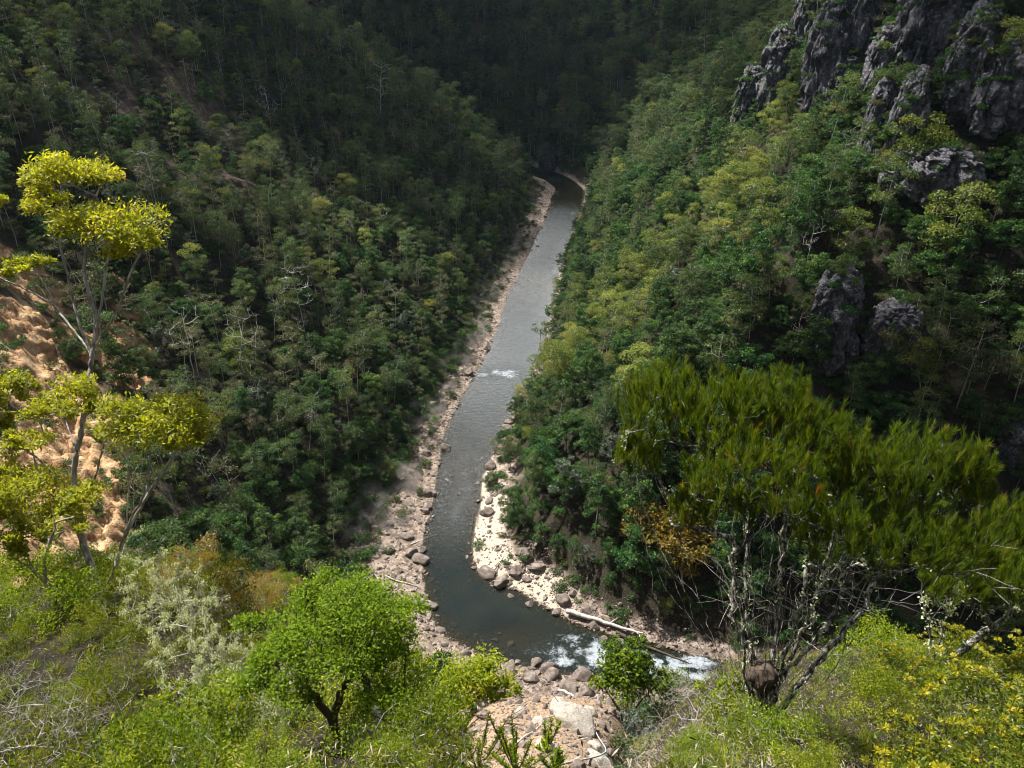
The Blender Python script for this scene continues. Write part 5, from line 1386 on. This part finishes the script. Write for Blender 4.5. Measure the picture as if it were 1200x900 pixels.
def label_all(items):
    """items: (object, phrase, u, v, category, group); things with the same phrase are told apart from the left"""
    by = {}
    for it in items: by.setdefault(it[1], []).append(it)
    for ph, its in by.items():
        its.sort(key=lambda t: t[2]); n = len(its)
        for k, (o, _, u, v, cat, grp) in enumerate(its):
            if n == 1: lab = ph
            elif n == 2: lab = ph + (", the left one", ", the right one")[k]
            elif k == 0: lab = ph + ", leftmost"
            elif k == n - 1: lab = ph + ", rightmost"
            else: lab = ph + ", " + ORD[min(k, 19)] + " from the left"
            o['label'] = lab if len(lab.split()) <= 16 else brief(lab); o['category'] = cat; o['group'] = grp
ADJ = dict(gum_tree=["grey green gum", "tall slender gum", "broad spreading gum", "bushy gum", "low leaning gum", "very tall gum", "small round gum", "narrow leafy gum"],
           leafy_tree=["dark leafy tree", "tall dark leafy tree", "broad dark leafy tree", "narrow dark tree", "low dark leafy tree"],
           bright_gum_tree=["yellow green gum", "tall yellow green gum", "spreading yellow green gum"], silver_wattle=["bluish silver wattle", "tall silver wattle"],
           olive_gum_tree=["dull olive gum", "tall dull olive gum"], dead_tree=["bleached dead tree", "tall bleached dead tree", "short bleached dead tree"])
items = []
for o, kind, i, hh_ in SOLO:
    a = ADJ[kind][var[i] % len(FOREST_KINDS[kind])]
    uu_, vv_, _ = project(np.array([fx[i], fy[i], fz[i] + hh_ * .6]))
    items.append((o, a + " " + where(float(uu_), float(vv_), MARKS), float(uu_), float(vv_), 'tree', 'trees of the valley slopes'))
label_all(items)
items = []
for o, i in BOULDERS:
    s_ = "large" if bs_[i] > 1.0 else "medium" if bs_[i] > .65 else "small"
    sd__, hw__, _, _, _ = river_frame(np.array([bx[i]]), np.array([by[i]]))
    loc_ = "midstream" if abs(sd__[0]) < hw__[0] * .95 else "left bank" if sd__[0] > 0 else "right bank"
    items.append((o, f"{s_} {loc_} stone {where(pu[i], pv[i], MARKS)}", pu[i], pv[i], 'boulder', 'stones of the river'))
label_all(items)
HADJ = dict(green="fine leaved green heath shrub", lime="lime green shrub", rust="rusty yellow shrub", olive="olive shrub", yellow="yellow tipped shrub", dead="bare grey twiggy shrub", lichen="lichen hung dead branches")
items = []
for o, kind in HEATH:
    uu_, vv_, _ = project(np.array(o.location) + np.array([0, 0, .4]))
    items.append((o, HADJ[kind] + " " + where(float(uu_), float(vv_), FMARKS), float(uu_), float(vv_), 'shrub' if kind != 'lichen' else 'dead branches', 'heath shrubs on the lookout slope'))
label_all(items)
items = []
for o, nm in zip(UBO, ("dark green", "grey green", "dry olive", "rounded dark green")):
    uu_, vv_, _ = project(np.array(o.location))
    items.append((o, f"{nm} low bush {where(float(uu_), float(vv_), MARKS)}", float(uu_), float(vv_), 'bush', 'low bushes of the valley'))
label_all(items)
for o, lab, cat, grp in HERO:
    o['label'] = lab; o['category'] = cat
    if grp: o['group'] = grp
EXPOSURE = 1.1; SKY = .05; HAZE = .00003
# ------------------------------------------------------------------ light
SUN_EL, SUN_AZ = R(56), R(-48)              # azimuth measured from straight ahead (+Y) towards the right (+X)
sun_dir = Vector((math.sin(SUN_AZ) * math.cos(SUN_EL), math.cos(SUN_AZ) * math.cos(SUN_EL), math.sin(SUN_EL)))
sd_ = bpy.data.lights.new("sun", 'SUN'); sd_.energy = 5.0; sd_.angle = R(.53); sd_.color = (1, .965, .90)
sun = bpy.data.objects.new("sun", sd_); col.objects.link(sun)
sun.rotation_euler = sun_dir.to_track_quat('Z', 'Y').to_euler(); sun.location = (0, 0, 400)
# unseen clouds added overhead, shaped to shade the far slopes and the crags
m, nt, nd, lk = new_mat("shade_cloud")
df = N(nt, 'ShaderNodeBsdfDiffuse'); df.inputs['Color'].default_value = (.9, .9, .9, 1)
tl = N(nt, 'ShaderNodeBsdfTransparent'); tl.inputs['Color'].default_value = (1, 1, 1, 1)
mx = N(nt, 'ShaderNodeMixShader'); mx.inputs[0].default_value = .24
lk.new(tl.outputs[0], mx.inputs[1]); lk.new(df.outputs[0], mx.inputs[2])
out = N(nt, 'ShaderNodeOutputMaterial'); lk.new(mx.outputs[0], out.inputs['Surface'])
M_SHADE_CLOUD = m
def shade_cloud(spots, alt, seed):
    Vs, Fs, n0 = [], [], 0
    g_ = np.random.default_rng(seed)
    for (x, y, z, r) in spots:
        c = np.array([x, y, z]) + np.array(sun_dir) * (alt - z) / sun_dir.z
        for _ in range(7):
            V, Fc = ICO[4]; rr = r * g_.uniform(.45, .7)
            V = V * (1 + .35 * fbm3(V * 1.6 + g_.uniform(0, 50), seed, 4))[:, None] * np.array([rr, rr, rr * .35]) + c + np.array([g_.normal(0, .42) * r, g_.normal(0, .42) * r, g_.uniform(-.1, .15) * r])
            Vs.append(V); Fs.append(Fc + n0); n0 += len(V)
    V = np.vstack(Vs); o = link('shade_cloud', mesh_from('shade_cloud', V - V.mean(0), [np.vstack(Fs)], [M_SHADE_CLOUD], smooth=True), loc=V.mean(0))
    o['kind'] = 'structure'
    return o
shade_cloud([(-30, 520, 50, 150), (120, 480, 60, 110), (-140, 430, 80, 110), (60, 400, 10, 45), (-40, 420, 40, 50)], 640, 3)
shade_cloud([(-165, 310, 95, 95), (-125, 225, 85, 62), (-85, 300, 60, 50), (-150, 160, 80, 40), (-55, 345, 55, 62), (-25, 300, 25, 34), (-75, 250, 50, 36)], 600, 5)
shade_cloud([(120, 205, 90, 58), (110, 140, 60, 36), (75, 92, 25, 28), (150, 300, 100, 70), (90, 300, 60, 34)], 560, 7)
w = bpy.data.worlds.new("World"); scene.world = w; w.use_nodes = True
nt = w.node_tree; nt.nodes.clear()
sky = nt.nodes.new('ShaderNodeTexSky'); sky.sky_type = 'NISHITA'; sky.sun_disc = False
sky.sun_elevation = SUN_EL; sky.sun_rotation = SUN_AZ; sky.altitude = 400
tcw = nt.nodes.new('ShaderNodeTexCoord')
mpw = nt.nodes.new('ShaderNodeMapping'); mpw.inputs['Scale'].default_value = (2.2, 2.2, 5.5)
nt.links.new(tcw.outputs['Generated'], mpw.inputs[0])
cn = nt.nodes.new('ShaderNodeTexNoise'); cn.inputs['Scale'].default_value = 1.1; cn.inputs['Detail'].default_value = 7; cn.inputs['Roughness'].default_value = .6
nt.links.new(mpw.outputs[0], cn.inputs['Vector'])
cb_ = nt.nodes.new('ShaderNodeSeparateXYZ'); nt.links.new(tcw.outputs['Generated'], cb_.inputs[0])
cb2 = nt.nodes.new('ShaderNodeMapRange'); cb2.interpolation_type = 'SMOOTHSTEP'
for k_, v_ in (('From Min', .80), ('From Max', .96), ('To Min', 0.0), ('To Max', .22)): cb2.inputs[k_].default_value = v_
nt.links.new(cb_.outputs['Y'], cb2.inputs['Value'])
cb3 = nt.nodes.new('ShaderNodeMath'); nt.links.new(cn.outputs[0], cb3.inputs[0]); nt.links.new(cb2.outputs[0], cb3.inputs[1])
cr = ramp(nt, [(.42, (0, 0, 0)), (.58, (1, 1, 1))]); nt.links.new(cb3.outputs[0], cr.inputs[0])
# unseen cumulus bank, brightened low ahead to silver the upper river, thinner elsewhere
sxyz = nt.nodes.new('ShaderNodeSeparateXYZ'); nt.links.new(tcw.outputs['Generated'], sxyz.inputs[0])
lowb = nt.nodes.new('ShaderNodeMapRange'); lowb.interpolation_type = 'SMOOTHSTEP'
for k_, v_ in (('From Min', .75), ('From Max', .95), ('To Min', 4.5), ('To Max', 38.0)): lowb.inputs[k_].default_value = v_
nt.links.new(sxyz.outputs['Y'], lowb.inputs['Value'])
cm = nt.nodes.new('ShaderNodeMix'); cm.data_type = 'RGBA'
cmb = nt.nodes.new('ShaderNodeCombineColor'); [nt.links.new(lowb.outputs[0], cmb.inputs[i_]) for i_ in range(3)]
nt.links.new(cmb.outputs[0], cm.inputs['B'])
nt.links.new(cr.outputs[0], cm.inputs['Factor']); nt.links.new(sky.outputs[0], cm.inputs['A'])
bg = nt.nodes.new('ShaderNodeBackground'); bg.inputs['Strength'].default_value = SKY
wo = nt.nodes.new('ShaderNodeOutputWorld')
nt.links.new(cm.outputs['Result'], bg.inputs[0]); nt.links.new(bg.outputs[0], wo.inputs[0])
scene.view_settings.view_transform = 'Standard'; scene.view_settings.look = 'None'
scene.view_settings.exposure = EXPOSURE; scene.view_settings.gamma = 1
cy = scene.cycles
cy.use_denoising = True
try: cy.denoiser = 'OPENIMAGEDENOISE'
except Exception: pass
cy.max_bounces = 6; cy.diffuse_bounces = 3; cy.glossy_bounces = 3; cy.transmission_bounces = 4; cy.transparent_max_bounces = 12; cy.volume_bounces = 0
cy.caustics_reflective = False; cy.caustics_refractive = False

cy.filter_width = .95

if HAZE > 0:
    m, nt, nd, lk = new_mat("haze")
    pv_ = N(nt, 'ShaderNodeVolumePrincipled'); pv_.inputs['Density'].default_value = HAZE; pv_.inputs['Color'].default_value = (.55, .75, 1, 1); pv_.inputs['Anisotropy'].default_value = .2
    out = N(nt, 'ShaderNodeOutputMaterial'); lk.new(pv_.outputs[0], out.inputs['Volume'])
    x0, x1, y0, y1, z0, z1 = -1000, 1000, -200, 1600, -40, 330
    V = np.array([(x, y, z) for x in (x0, x1) for y in (y0, y1) for z in (z0, z1)], float)
    Fq = np.array([[0, 1, 3, 2], [4, 6, 7, 5], [0, 4, 5, 1], [2, 3, 7, 6], [0, 2, 6, 4], [1, 5, 7, 3]])
    link('haze', mesh_from('haze', V, [Fq], [m]), kind='stuff')
